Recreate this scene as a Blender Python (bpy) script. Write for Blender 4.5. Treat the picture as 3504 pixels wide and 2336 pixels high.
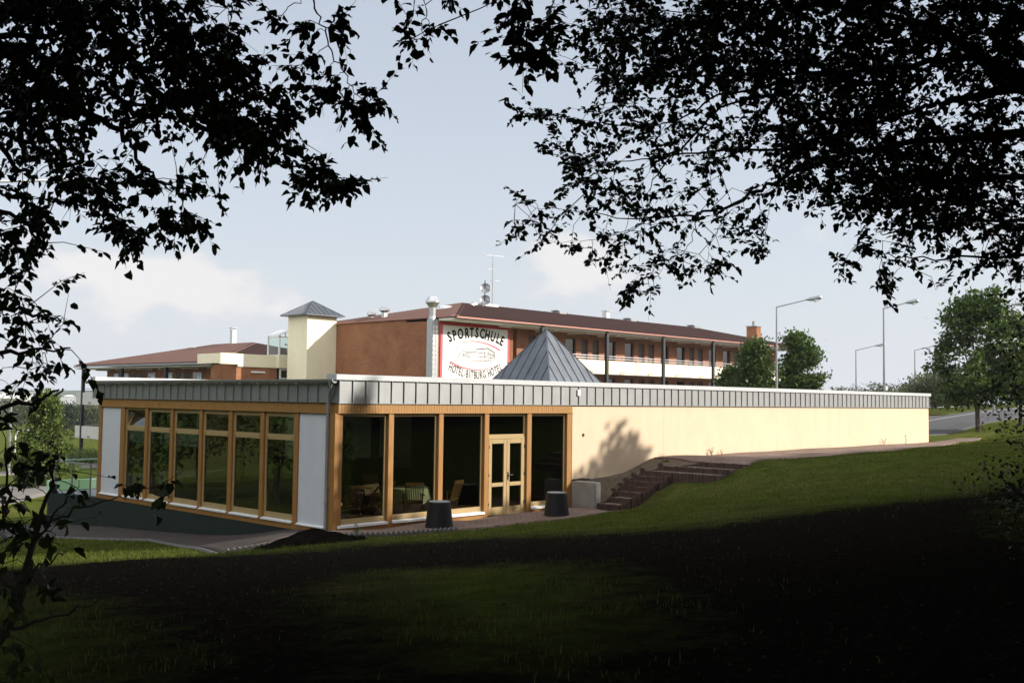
import bpy, bmesh, math, random
import numpy as np
from mathutils import Vector, Matrix
for o in list(bpy.data.objects): bpy.data.objects.remove(o)
SC=bpy.context.scene
COL=SC.collection
rng=np.random.default_rng(7)
random.seed(7)
R=math.radians
# ------------------------------------------------------------------ camera
CX,CY,FL=1752.,1168.,3549.
_A=np.array([3352,-241,-3549.]);_A/=np.linalg.norm(_A)
_B=np.array([-3768,-150,-3549.]);_B-=_A*(_A@_B);_B/=np.linalg.norm(_B)
CM=np.stack([_A,_B,np.cross(_A,_B)])
CAM=np.array([-15.94,-20.971,3.284])
cd=bpy.data.cameras.new('camera');cam=bpy.data.objects.new('camera',cd);COL.objects.link(cam)
cd.sensor_width=36;cd.lens=36*FL/3504;cd.clip_start=.1;cd.clip_end=9000
mw=Matrix([list(r) for r in CM]).to_4x4();mw.translation=Vector(CAM);cam.matrix_world=mw
SC.camera=cam
def ray(u,v): return CM@np.array([(u-CX)/FL,-(v-CY)/FL,-1.])
def pd(u,v,d): return CAM+ray(u,v)*d
def py(u,v,y): r=ray(u,v);return CAM+r*(y-CAM[1])/r[1]
def px(u,v,x): r=ray(u,v);return CAM+r*(x-CAM[0])/r[0]
def pz(u,v,z): r=ray(u,v);return CAM+r*(z-CAM[2])/r[2]
# ------------------------------------------------------------------ light
SUN=Vector((.77,-1,.65)).normalized()
ld=bpy.data.lights.new('sun','SUN');ld.energy=5.0;ld.angle=R(.53);ld.color=(1,.94,.85)
lo=bpy.data.objects.new('sun',ld);COL.objects.link(lo);lo.rotation_euler=SUN.to_track_quat('Z','Y').to_euler()
W=bpy.data.worlds.new('World');SC.world=W;W.use_nodes=True
nt=W.node_tree;nt.nodes.clear();N=nt.nodes.new;L=nt.links.new
out=N('ShaderNodeOutputWorld');bg=N('ShaderNodeBackground');L(bg.outputs[0],out.inputs[0])
sky=N('ShaderNodeTexSky');sky.sky_type='NISHITA';sky.sun_disc=False
sky.sun_elevation=math.asin(SUN.z);sky.sun_rotation=math.atan2(SUN.x,SUN.y)
sky.air_density=1.0;sky.dust_density=2.6;sky.ozone_density=1.2;sky.altitude=300
SKY_STR=.118;SKY_MUL=1.0
bg.inputs[1].default_value=SKY_STR
tc=N('ShaderNodeTexCoord')
def vmath(op,a,b=None):
    n=N('ShaderNodeVectorMath');n.operation=op
    for i,q in enumerate((a,b)):
        if q is None: continue
        if isinstance(q,tuple): n.inputs[i].default_value=q
        else: L(q,n.inputs[i])
    return n
def m1(op,a,b=None,c=None,clamp=False):
    n=N('ShaderNodeMath');n.operation=op;n.use_clamp=clamp
    for i,q in enumerate((a,b,c)):
        if q is None: continue
        if isinstance(q,(int,float)): n.inputs[i].default_value=q
        else: L(q,n.inputs[i])
    return n.outputs[0]
nrm=vmath('NORMALIZE',tc.outputs['Generated']).outputs[0]
sep=N('ShaderNodeSeparateXYZ');L(nrm,sep.inputs[0])
el=m1('ARCSINE',sep.outputs[2])
# haze towards the horizon: pale veil over the clear sky
hz=m1('POWER',2.718,m1('MULTIPLY',m1('MAXIMUM',el,0),-3.6))
hz=m1('MULTIPLY_ADD',hz,.50,.46,clamp=True)
mixh=N('ShaderNodeMix');mixh.data_type='RGBA';L(hz,mixh.inputs['Factor']);L(sky.outputs[0],mixh.inputs[6]);mixh.inputs[7].default_value=(4.75,5.0,5.4,1)
# clouds: lumps of noise round a few places in the sky
mp=N('ShaderNodeMapping');mp.inputs['Scale'].default_value=(1,1,1.7);L(nrm,mp.inputs[0])
nz=N('ShaderNodeTexNoise');nz.inputs['Scale'].default_value=19;nz.inputs['Detail'].default_value=9;nz.inputs['Roughness'].default_value=.55;L(mp.outputs[0],nz.inputs['Vector'])
tot=None
def cloud(u,v,rx,rz,amp):
    global tot
    d=ray(u,v);d=d/np.linalg.norm(d);side=np.array([d[1],-d[0],0]);side/=np.linalg.norm(side);up=np.cross(side,d)
    a=m1('DIVIDE',vmath('DOT_PRODUCT',nrm,tuple(side)).outputs['Value'],rx)
    b=m1('DIVIDE',m1('SUBTRACT',vmath('DOT_PRODUCT',nrm,tuple(up)).outputs['Value'],float(np.dot(up,d))),rz)
    f=vmath('DOT_PRODUCT',nrm,tuple(d)).outputs['Value']
    g=m1('POWER',2.718,m1('MULTIPLY',m1('ADD',m1('MULTIPLY',a,a),m1('MULTIPLY',b,b)),-1.))
    g=m1('MULTIPLY',m1('MULTIPLY',g,amp),m1('GREATER_THAN',f,0))
    tot=g if tot is None else m1('ADD',tot,g)
for c in ((280,900,.035,.018,.6),(520,925,.05,.02,.6),(400,980,.09,.026,.5),(680,985,.06,.022,.48),(900,1010,.10,.025,.3),(420,1090,.2,.03,.3),(1940,830,.03,.028,.55),(2080,930,.05,.034,.5),(1980,900,.05,.03,.4),(1850,960,.10,.025,.25),(-500,900,.15,.1,.5),(4300,700,.3,.1,.5),(900,-1500,.5,.2,.4)): cloud(*c)
cm=m1('ADD',tot,m1('MULTIPLY',m1('SUBTRACT',nz.outputs[0],.5),2.0))
mr=N('ShaderNodeMapRange');mr.interpolation_type='SMOOTHSTEP';L(cm,mr.inputs[0]);mr.inputs[1].default_value=.26;mr.inputs[2].default_value=.75;mr.inputs[4].default_value=.62
mixc=N('ShaderNodeMix');mixc.data_type='RGBA';L(mr.outputs[0],mixc.inputs['Factor']);L(mixh.outputs[2],mixc.inputs[6]);mr2=N('ShaderNodeMapRange');mr2.interpolation_type='SMOOTHSTEP';L(cm,mr2.inputs[0]);mr2.inputs[1].default_value=.45;mr2.inputs[2].default_value=1.05
cc_=N('ShaderNodeMix');cc_.data_type='RGBA';L(mr2.outputs[0],cc_.inputs['Factor']);cc_.inputs[6].default_value=(4.95,4.95,5.1,1);cc_.inputs[7].default_value=(6.2,5.85,5.65,1);L(cc_.outputs[2],mixc.inputs[7])
# added western glow, unseen behind the viewer's left shoulder, to brighten shaded walls
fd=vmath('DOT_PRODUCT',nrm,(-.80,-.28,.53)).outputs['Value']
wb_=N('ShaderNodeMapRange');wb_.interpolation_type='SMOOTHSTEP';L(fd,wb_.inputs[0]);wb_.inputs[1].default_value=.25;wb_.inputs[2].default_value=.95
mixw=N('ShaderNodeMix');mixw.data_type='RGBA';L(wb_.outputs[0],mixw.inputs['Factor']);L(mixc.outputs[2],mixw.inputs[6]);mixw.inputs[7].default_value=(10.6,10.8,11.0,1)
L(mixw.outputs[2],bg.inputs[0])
SC.view_settings.view_transform='Standard';SC.view_settings.look='None';SC.view_settings.exposure=.45;SC.view_settings.gamma=1
SC.cycles.max_bounces=10;SC.cycles.transparent_max_bounces=24;SC.cycles.use_denoising=True
# ------------------------------------------------------------------ helpers
def mat(name,col,rough=.8,metal=0,bump=0,bscale=40,var=0,vscale=6,spec=.5,col2=None):
    m=bpy.data.materials.new(name);m.use_nodes=True;t=m.node_tree;b=t.nodes['Principled BSDF']
    b.inputs['Base Color'].default_value=(*col,1);b.inputs['Roughness'].default_value=rough;b.inputs['Metallic'].default_value=metal
    b.inputs['Specular IOR Level'].default_value=spec
    co=t.nodes.new('ShaderNodeTexCoord')
    if var or col2:
        n=t.nodes.new('ShaderNodeTexNoise');n.inputs['Scale'].default_value=vscale;n.inputs['Detail'].default_value=7;n.inputs['Roughness'].default_value=.65
        t.links.new(co.outputs['Object'],n.inputs['Vector'])
        r=t.nodes.new('ShaderNodeValToRGB');r.color_ramp.elements[0].position=.3;r.color_ramp.elements[1].position=.7
        c2=col2 or tuple(min(1,c*(1+var)) for c in col);c1=col if col2 else tuple(c*(1-var) for c in col)
        r.color_ramp.elements[0].color=(*c1,1);r.color_ramp.elements[1].color=(*c2,1)
        t.links.new(n.outputs[0],r.inputs[0]);t.links.new(r.outputs[0],b.inputs['Base Color'])
    if bump:
        n2=t.nodes.new('ShaderNodeTexNoise');n2.inputs['Scale'].default_value=bscale;n2.inputs['Detail'].default_value=6
        t.links.new(co.outputs['Object'],n2.inputs['Vector'])
        bp=t.nodes.new('ShaderNodeBump');bp.inputs['Strength'].default_value=bump;bp.inputs['Distance'].default_value=.02
        t.links.new(n2.outputs[0],bp.inputs['Height']);t.links.new(bp.outputs[0],b.inputs['Normal'])
    return m
def wood(name,c1,c2,axis=2):
    m=bpy.data.materials.new(name);m.use_nodes=True;t=m.node_tree;b=t.nodes['Principled BSDF'];b.inputs['Roughness'].default_value=.55
    co=t.nodes.new('ShaderNodeTexCoord');mp=t.nodes.new('ShaderNodeMapping');s=[30,30,30];s[axis]=1.6;mp.inputs['Scale'].default_value=s
    n=t.nodes.new('ShaderNodeTexNoise');n.inputs['Scale'].default_value=1.4;n.inputs['Detail'].default_value=6;n.inputs['Distortion'].default_value=.6
    r=t.nodes.new('ShaderNodeValToRGB');r.color_ramp.elements[0].position=.25;r.color_ramp.elements[1].position=.75
    r.color_ramp.elements[0].color=(*c1,1);r.color_ramp.elements[1].color=(*c2,1)
    t.links.new(co.outputs['Object'],mp.inputs[0]);t.links.new(mp.outputs[0],n.inputs['Vector']);t.links.new(n.outputs[0],r.inputs[0]);t.links.new(r.outputs[0],b.inputs['Base Color'])
    return m
def brickmat(name,c1,c2,mortar,w=.25,h=.075,ms=.012,flat=False,squash=None,rot=0):
    m=bpy.data.materials.new(name);m.use_nodes=True;t=m.node_tree;b=t.nodes['Principled BSDF'];b.inputs['Roughness'].default_value=.85;b.inputs['Specular IOR Level'].default_value=.12
    co=t.nodes.new('ShaderNodeTexCoord');sp=t.nodes.new('ShaderNodeSeparateXYZ');t.links.new(co.outputs['Object'],sp.inputs[0])
    cb=t.nodes.new('ShaderNodeCombineXYZ')
    if flat:
        t.links.new(sp.outputs[0],cb.inputs[0]);t.links.new(sp.outputs[1],cb.inputs[1])
    else:
        a=t.nodes.new('ShaderNodeMath');a.operation='ADD';t.links.new(sp.outputs[0],a.inputs[0]);t.links.new(sp.outputs[1],a.inputs[1])
        t.links.new(a.outputs[0],cb.inputs[0]);t.links.new(sp.outputs[2],cb.inputs[1])
    mp=t.nodes.new('ShaderNodeMapping');mp.inputs['Rotation'].default_value=(0,0,rot);t.links.new(cb.outputs[0],mp.inputs[0])
    k=t.nodes.new('ShaderNodeTexBrick');k.inputs['Scale'].default_value=1;k.inputs['Brick Width'].default_value=w;k.inputs['Row Height'].default_value=h;k.inputs['Mortar Size'].default_value=ms
    k.inputs['Color1'].default_value=(*c1,1);k.inputs['Color2'].default_value=(*c2,1);k.inputs['Mortar'].default_value=(*mortar,1);k.inputs['Bias'].default_value=0
    t.links.new(mp.outputs[0],k.inputs['Vector'])
    n=t.nodes.new('ShaderNodeTexNoise');n.inputs['Scale'].default_value=.9;n.inputs['Detail'].default_value=8;t.links.new(co.outputs['Object'],n.inputs['Vector'])
    mx=t.nodes.new('ShaderNodeMix');mx.data_type='RGBA';mx.blend_type='MULTIPLY';mx.inputs['Factor'].default_value=.55
    rr=t.nodes.new('ShaderNodeValToRGB');rr.color_ramp.elements[0].position=.3;rr.color_ramp.elements[0].color=(.55,.52,.5,1);rr.color_ramp.elements[1].position=.65;rr.color_ramp.elements[1].color=(1.1,1.08,1.05,1)
    t.links.new(n.outputs[0],rr.inputs[0]);t.links.new(k.outputs['Color'],mx.inputs[6]);t.links.new(rr.outputs[0],mx.inputs[7]);t.links.new(mx.outputs[2],b.inputs['Base Color'])
    bp=t.nodes.new('ShaderNodeBump');bp.inputs['Strength'].default_value=.5;bp.inputs['Distance'].default_value=.006;bp.invert=True
    t.links.new(k.outputs['Fac'],bp.inputs['Height']);t.links.new(bp.outputs[0],b.inputs['Normal'])
    return m
def glassmat(name,tint,refl=1.0,dirt=.0):
    m=bpy.data.materials.new(name);m.use_nodes=True;t=m.node_tree;t.nodes.clear();n=t.nodes.new;l=t.links.new
    o=n('ShaderNodeOutputMaterial');mx=n('ShaderNodeMixShader');tr=n('ShaderNodeBsdfTransparent');gl=n('ShaderNodeBsdfGlossy');gl.inputs['Roughness'].default_value=.0
    tr.inputs[0].default_value=(*tint,1);gl.inputs[0].default_value=(refl,refl,refl,1)
    lw=n('ShaderNodeLayerWeight');lw.inputs[0].default_value=.5
    p=n('ShaderNodeMath');p.operation='POWER';l(lw.outputs['Facing'],p.inputs[0]);p.inputs[1].default_value=4
    q=n('ShaderNodeMath');q.operation='MULTIPLY_ADD';l(p.outputs[0],q.inputs[0]);q.inputs[1].default_value=.9;q.inputs[2].default_value=dirt or .045
    co=n('ShaderNodeTexCoord');nz=n('ShaderNodeTexNoise');nz.inputs['Scale'].default_value=1.3;l(co.outputs['Object'],nz.inputs['Vector'])
    bp=n('ShaderNodeBump');bp.inputs['Strength'].default_value=.05;bp.inputs['Distance'].default_value=.02;l(nz.outputs[0],bp.inputs['Height']);l(bp.outputs[0],gl.inputs['Normal'])
    l(q.outputs[0],mx.inputs[0]);l(tr.outputs[0],mx.inputs[1]);l(gl.outputs[0],mx.inputs[2]);l(mx.outputs[0],o.inputs[0])
    return m
def leafmat(name,c1,c2,trans=.35,rough=.5,spec=.3):
    m=bpy.data.materials.new(name);m.use_nodes=True;t=m.node_tree;t.nodes.clear();n=t.nodes.new;l=t.links.new
    o=n('ShaderNodeOutputMaterial');pb=n('ShaderNodeBsdfPrincipled');pb.inputs['Roughness'].default_value=rough;pb.inputs['Specular IOR Level'].default_value=spec
    tl=n('ShaderNodeBsdfTranslucent');mx=n('ShaderNodeMixShader');mx.inputs[0].default_value=trans
    g=n('ShaderNodeNewGeometry');co=n('ShaderNodeTexCoord');nz=n('ShaderNodeTexNoise');nz.inputs['Scale'].default_value=1.1;nz.inputs['Detail'].default_value=3;l(co.outputs['Object'],nz.inputs['Vector'])
    a=n('ShaderNodeMath');a.operation='MULTIPLY_ADD';l(g.outputs['Random Per Island'],a.inputs[0]);a.inputs[1].default_value=.6
    b=n('ShaderNodeMath');b.operation='MULTIPLY_ADD';l(nz.outputs[0],b.inputs[0]);b.inputs[1].default_value=.9;b.inputs[2].default_value=-.25;l(b.outputs[0],a.inputs[2])
    r=n('ShaderNodeValToRGB');r.color_ramp.elements[0].color=(*c1,1);r.color_ramp.elements[1].color=(*c2,1);l(a.outputs[0],r.inputs[0])
    l(r.outputs[0],pb.inputs['Base Color']);l(r.outputs[0],tl.inputs[0]);l(pb.outputs[0],mx.inputs[1]);l(tl.outputs[0],mx.inputs[2]);l(mx.outputs[0],o.inputs[0])
    return m
M={}
M['cream']=mat('cream_render',(.66,.515,.36),.9,bump=.35,bscale=55,var=.05,vscale=1.2)
M['creamh']=mat('pale_cream_render',(.86,.78,.57),.9,bump=.2,bscale=40,var=.05,vscale=.8)
M['zinc']=mat('zinc_sheet',(.34,.345,.345),.5,.65,var=.07,vscale=2.2)
M['zincdk']=mat('weathered_zinc',(.17,.185,.205),.42,.65,var=.22,vscale=1.5)
M['coping']=mat('aluminium_coping',(.60,.61,.62),.35,.25,var=.05,vscale=3)
M['galv']=mat('galvanised_steel',(.42,.43,.44),.4,.6,var=.1,vscale=5)
M['steelbr']=mat('bright_steel',(.65,.65,.65),.3,.8,var=.06,vscale=4)
M['post']=wood('glazed_larch',(.26,.118,.029),(.39,.195,.052))
M['frieze']=wood('larch_boards',(.28,.135,.034),(.42,.22,.060))
M['frame']=mat('beige_frame',(.40,.285,.13),.5,var=.06,vscale=3)
M['white']=mat('white_paint',(.78,.78,.77),.6)
M['panelw']=mat('white_render',(.66,.68,.72),.9,bump=.4,bscale=60,var=.04,vscale=2)
M['plinth']=mat('dark_green_render',(.009,.021,.017),.8,bump=.2,var=.2,vscale=2)
M['black']=mat('black_metal',(.018,.019,.02),.5)
M['blackp']=mat('black_pot',(.007,.007,.009),.5,bump=.1,bscale=20,var=.15)
M['greytop']=mat('grey_slab',(.30,.31,.32),.8,var=.1,vscale=8)
M['conc']=mat('concrete',(.33,.315,.29),.9,bump=.3,bscale=30,var=.14,vscale=3)
M['brick']=brickmat('red_brick',(.38,.15,.07),(.29,.108,.05),(.26,.16,.10))
M['brickl']=brickmat('light_red_brick',(.36,.165,.095),(.31,.135,.078),(.30,.19,.13))
M['roof']=mat('brown_red_sheet',(.105,.064,.056),.7,.0,var=.08,vscale=.5,spec=.05)
M['doorm']=mat('brown_grey_door',(.085,.07,.062),.6,var=.1)
M['roofcap']=mat('ridge_cap',(.42,.23,.18),.4,.1,var=.05)
M['gutterr']=mat('copper_red_gutter',(.42,.20,.16),.4,.3)
M['soffit']=mat('white_soffit',(.72,.69,.62),.8)
M['red']=mat('red_paint',(.52,.035,.04),.6)
M['redl']=mat('rose_paint',(.55,.10,.115),.7)
M['signw']=mat('sign_white',(.74,.73,.71),.7,var=.015,vscale=2)
M['ink']=mat('black_lettering',(.012,.012,.013),.8,spec=.1)
M['inkg']=mat('grey_lettering',(.085,.075,.068),.8,spec=.1)
M['glass']=glassmat('window_glass',(.63,.65,.58),.95)
M['glassd']=glassmat('dark_window_glass',(.27,.29,.26),.95,.085)
M['glassc']=glassmat('clear_glass',(.86,.93,.89),.9)
M['curtain']=mat('grey_curtain',(.22,.225,.20),.9)
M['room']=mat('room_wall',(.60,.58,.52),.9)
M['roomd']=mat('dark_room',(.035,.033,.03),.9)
M['floorw']=wood('brown_floor',(.10,.055,.028),(.16,.09,.045),0)
M['teak']=wood('teak',(.21,.10,.045),(.30,.155,.07))
M['cloth']=mat('white_tablecloth',(.72,.70,.55),.9)
M['cushion']=mat('red_cushion',(.35,.06,.03),.9)
M['pave']=brickmat('pink_paving',(.27,.19,.155),(.215,.155,.13),(.11,.085,.07),.22,.11,.010,flat=True,rot=.0)
M['paved']=brickmat('grey_brown_paving',(.095,.08,.074),(.075,.064,.06),(.035,.03,.028),.22,.11,.010,flat=True,rot=.78)
M['asph']=mat('asphalt',(.060,.058,.060),.85,bump=.25,bscale=60,var=.18,vscale=1.1)
M['asphp']=mat('pale_asphalt',(.16,.145,.13),.9,var=.15,vscale=1.2)
M['kerbd']=mat('dull_kerb_stone',(.15,.145,.14),.9,var=.2,vscale=5)
M['kerb']=mat('kerb_stone',(.34,.33,.32),.9,var=.12,vscale=5)
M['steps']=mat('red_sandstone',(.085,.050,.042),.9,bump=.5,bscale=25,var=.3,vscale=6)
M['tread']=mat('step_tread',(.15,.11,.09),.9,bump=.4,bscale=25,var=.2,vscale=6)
M['soil']=mat('dark_soil',(.009,.0075,.006),1,spec=0,bump=.8,bscale=30,var=.4,vscale=8)
M['lampm']=mat('lamp_grey',(.30,.31,.32),.4,.4)
M['diff']=mat('lamp_diffuser',(.75,.76,.76),.25)
M['bark']=mat('bark',(.055,.042,.03),.95,bump=.8,bscale=30,var=.3,vscale=7)
M['barkd']=mat('dark_bark',(.030,.024,.018),.95,bump=.6,bscale=40,var=.3,vscale=9)
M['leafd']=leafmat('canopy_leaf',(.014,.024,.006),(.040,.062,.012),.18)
M['leafw']=leafmat('wood_leaf',(.012,.018,.005),(.028,.036,.010),.05,.9,.0)
M['leafm']=leafmat('maple_leaf',(.022,.048,.010),(.115,.17,.03),.30)
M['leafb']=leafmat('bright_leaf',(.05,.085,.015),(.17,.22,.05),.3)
M['leafo']=leafmat('olive_leaf',(.03,.042,.014),(.075,.09,.032),.25)
M['conif']=leafmat('needle',(.014,.030,.012),(.035,.055,.022),.1)
M['twigg']=mat('grey_twig',(.13,.10,.085),.9)
M['blade']=leafmat('grass_blade',(.044,.062,.012),(.165,.185,.040),.35,.9,.0)
M['chip']=mat('bark_chip',(.014,.010,.0075),.95,col2=(.07,.055,.044),vscale=3,spec=0)
M['panelg']=mat('grey_white_render',(.50,.49,.45),.9,var=.05,vscale=2)
M['mint']=mat('mint_green_paint',(.33,.52,.36),.7)
M['wall_w']=mat('white_cladding',(.74,.73,.70),.7)
M['wall_g']=mat('grey_cladding',(.40,.41,.43),.6,var=.04,vscale=.2)
M['blue']=mat('blue_paint',(.03,.12,.45),.5)
M['cargrey']=mat('dark_car_paint',(.03,.032,.037),.25,.3)
M['carwhite']=mat('white_car_paint',(.75,.75,.75),.3)
M['tyre']=mat('tyre',(.015,.015,.015),.9)
M['cargl']=mat('car_glass',(.02,.025,.03),.08)
M['hill']=mat('far_wooded_hill',(.06,.085,.05),1,var=.25,vscale=.01)
def streaks(m,amt=.10,zlo=None):
    # faint run-off streaks and patches of a rendered wall
    t=m.node_tree;b=t.nodes['Principled BSDF'];src=b.inputs['Base Color'].links[0].from_socket
    co=t.nodes.new('ShaderNodeTexCoord');mp=t.nodes.new('ShaderNodeMapping');mp.inputs['Scale'].default_value=(1.1,1.1,.14);n=t.nodes.new('ShaderNodeTexNoise');n.inputs['Scale'].default_value=1.6;n.inputs['Detail'].default_value=8;n.inputs['Roughness'].default_value=.7
    t.links.new(co.outputs['Object'],mp.inputs[0]);t.links.new(mp.outputs[0],n.inputs['Vector'])
    r=t.nodes.new('ShaderNodeValToRGB');r.color_ramp.elements[0].position=.30;r.color_ramp.elements[0].color=(1-amt*2,1-amt*2.1,1-amt*2.3,1);r.color_ramp.elements[1].position=.58;r.color_ramp.elements[1].color=(1,1,1,1)
    mx=t.nodes.new('ShaderNodeMix');mx.data_type='RGBA';mx.blend_type='MULTIPLY';mx.inputs['Factor'].default_value=1
    t.links.new(n.outputs[0],r.inputs[0]);t.links.new(src,mx.inputs[6]);t.links.new(r.outputs[0],mx.inputs[7]);t.links.new(mx.outputs[2],b.inputs['Base Color'])
for k_ in ('cream','creamh','panelw','zinc','zincdk','plinth'): streaks(M[k_],{'cream':.03,'creamh':.02,'panelw':.02,'zinc':.06,'zincdk':.1,'plinth':.12}[k_])
class MB:
    def __init__(s): s.v=[];s.f=[];s.m=[]
    def add(s,vs,fs,m=0):
        k=len(s.v);s.v+=[tuple(map(float,p)) for p in vs];s.f+=[tuple(i+k for i in f) for f in fs];s.m+=[m]*len(fs);return s
    def box(s,a,b,m=0):
        x0,y0,z0=[min(p,q) for p,q in zip(a,b)];x1,y1,z1=[max(p,q) for p,q in zip(a,b)]
        return s.add([(x0,y0,z0),(x1,y0,z0),(x1,y1,z0),(x0,y1,z0),(x0,y0,z1),(x1,y0,z1),(x1,y1,z1),(x0,y1,z1)],[(0,3,2,1),(4,5,6,7),(0,1,5,4),(1,2,6,5),(2,3,7,6),(3,0,4,7)],m)
    def bev(s,a,b,c=.02,m=0):
        bm=bmesh.new();bmesh.ops.create_cube(bm,size=1)
        a=np.array(a,float);b=np.array(b,float)
        for v in bm.verts: v.co=Vector((a+b)/2+np.array(v.co)*(b-a))
        bmesh.ops.bevel(bm,geom=bm.edges[:],offset=c,segments=2,affect='EDGES')
        bm.verts.index_update();s.add([v.co[:] for v in bm.verts],[[v.index for v in f.verts] for f in bm.faces],m);bm.free();return s
    def bar(s,p,q,w,h=None,m=0,up=(0,0,1)):
        h=h or w;p=Vector(p);q=Vector(q);d=(q-p).normalized();u=Vector(up)
        if abs(d.dot(u))>.98:u=Vector((1,0,0))
        a=d.cross(u).normalized()*w/2;b=a.cross(d).normalized()*h/2
        vs=[p-a-b,p+a-b,p+a+b,p-a+b,q-a-b,q+a-b,q+a+b,q-a+b]
        return s.add(vs,[(0,1,2,3),(7,6,5,4),(4,5,1,0),(5,6,2,1),(6,7,3,2),(7,4,0,3)],m)
    def tube(s,pts,rad,n=8,m=0,cap=True):
        pts=[Vector(p) for p in pts];k=len(pts)
        if not hasattr(rad,'__len__'): rad=[rad]*k
        vs=[];ref=None
        for i,p in enumerate(pts):
            d=(pts[min(i+1,k-1)]-pts[max(i-1,0)]).normalized()
            if ref is None: ref=Vector((0,0,1)) if abs(d.z)<.9 else Vector((1,0,0))
            a=d.cross(ref).normalized();b=d.cross(a).normalized();ref=a.cross(d) if False else ref
            for j in range(n):
                t=2*math.pi*j/n;vs.append(p+(a*math.cos(t)+b*math.sin(t))*rad[i])
        fs=[(i*n+j,i*n+(j+1)%n,(i+1)*n+(j+1)%n,(i+1)*n+j) for i in range(k-1) for j in range(n)]
        if cap: fs+=[tuple(range(n-1,-1,-1)),tuple((k-1)*n+j for j in range(n))]
        return s.add(vs,fs,m)
    def lathe(s,c,prof,n=20,m=0):
        vs=[(c[0]+r*math.cos(2*math.pi*j/n),c[1]+r*math.sin(2*math.pi*j/n),c[2]+z) for r,z in prof for j in range(n)]
        k=len(prof);fs=[(i*n+j,i*n+(j+1)%n,(i+1)*n+(j+1)%n,(i+1)*n+j) for i in range(k-1) for j in range(n)]
        fs+=[tuple(range(n-1,-1,-1)),tuple((k-1)*n+j for j in range(n))]
        return s.add(vs,fs,m)
    def prism(s,poly,vec,m=0):
        k=len(poly);p=[np.array(q,float) for q in poly];v=np.array(vec,float)
        return s.add(p+[q+v for q in p],[tuple(range(k))[::-1],tuple(range(k,2*k))]+[(i,(i+1)%k,k+(i+1)%k,k+i) for i in range(k)],m)
    def build(s,name,mats,parent=None,smooth=False,label=None):
        me=bpy.data.meshes.new(name);me.from_pydata(s.v,[],s.f)
        if not isinstance(mats,(list,tuple)): mats=[mats]
        for q in mats: me.materials.append(M[q] if isinstance(q,str) else q)
        if len(mats)>1: me.polygons.foreach_set('material_index',s.m)
        if smooth: me.polygons.foreach_set('use_smooth',[True]*len(me.polygons))
        me.update();o=bpy.data.objects.new(name,me);COL.objects.link(o)
        if parent is not None:
            o.parent=parent
            off=Vector((0,0,0));q=parent
            while q is not None: off+=q.location;q=q.parent
            o.location=-off
        if label:o['label']=label
        return o
def tag(o,label=None,cat=None,group=None,kind=None):
    if label:o['label']=label
    if cat:o['category']=cat
    if group:o['group']=group
    if kind:o['kind']=kind
    return o
def thing(name,label,cat,loc=(0,0,0),group=None):
    o=bpy.data.objects.new(name,None);COL.objects.link(o);o.location=loc;o.empty_display_size=.3
    return tag(o,label,cat,group)
def copy_tree(o,parent=None):
    c=o.copy();COL.objects.link(c);c.parent=parent
    for ch in [x for x in o.children]: copy_tree(ch,c)
    return c
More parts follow.
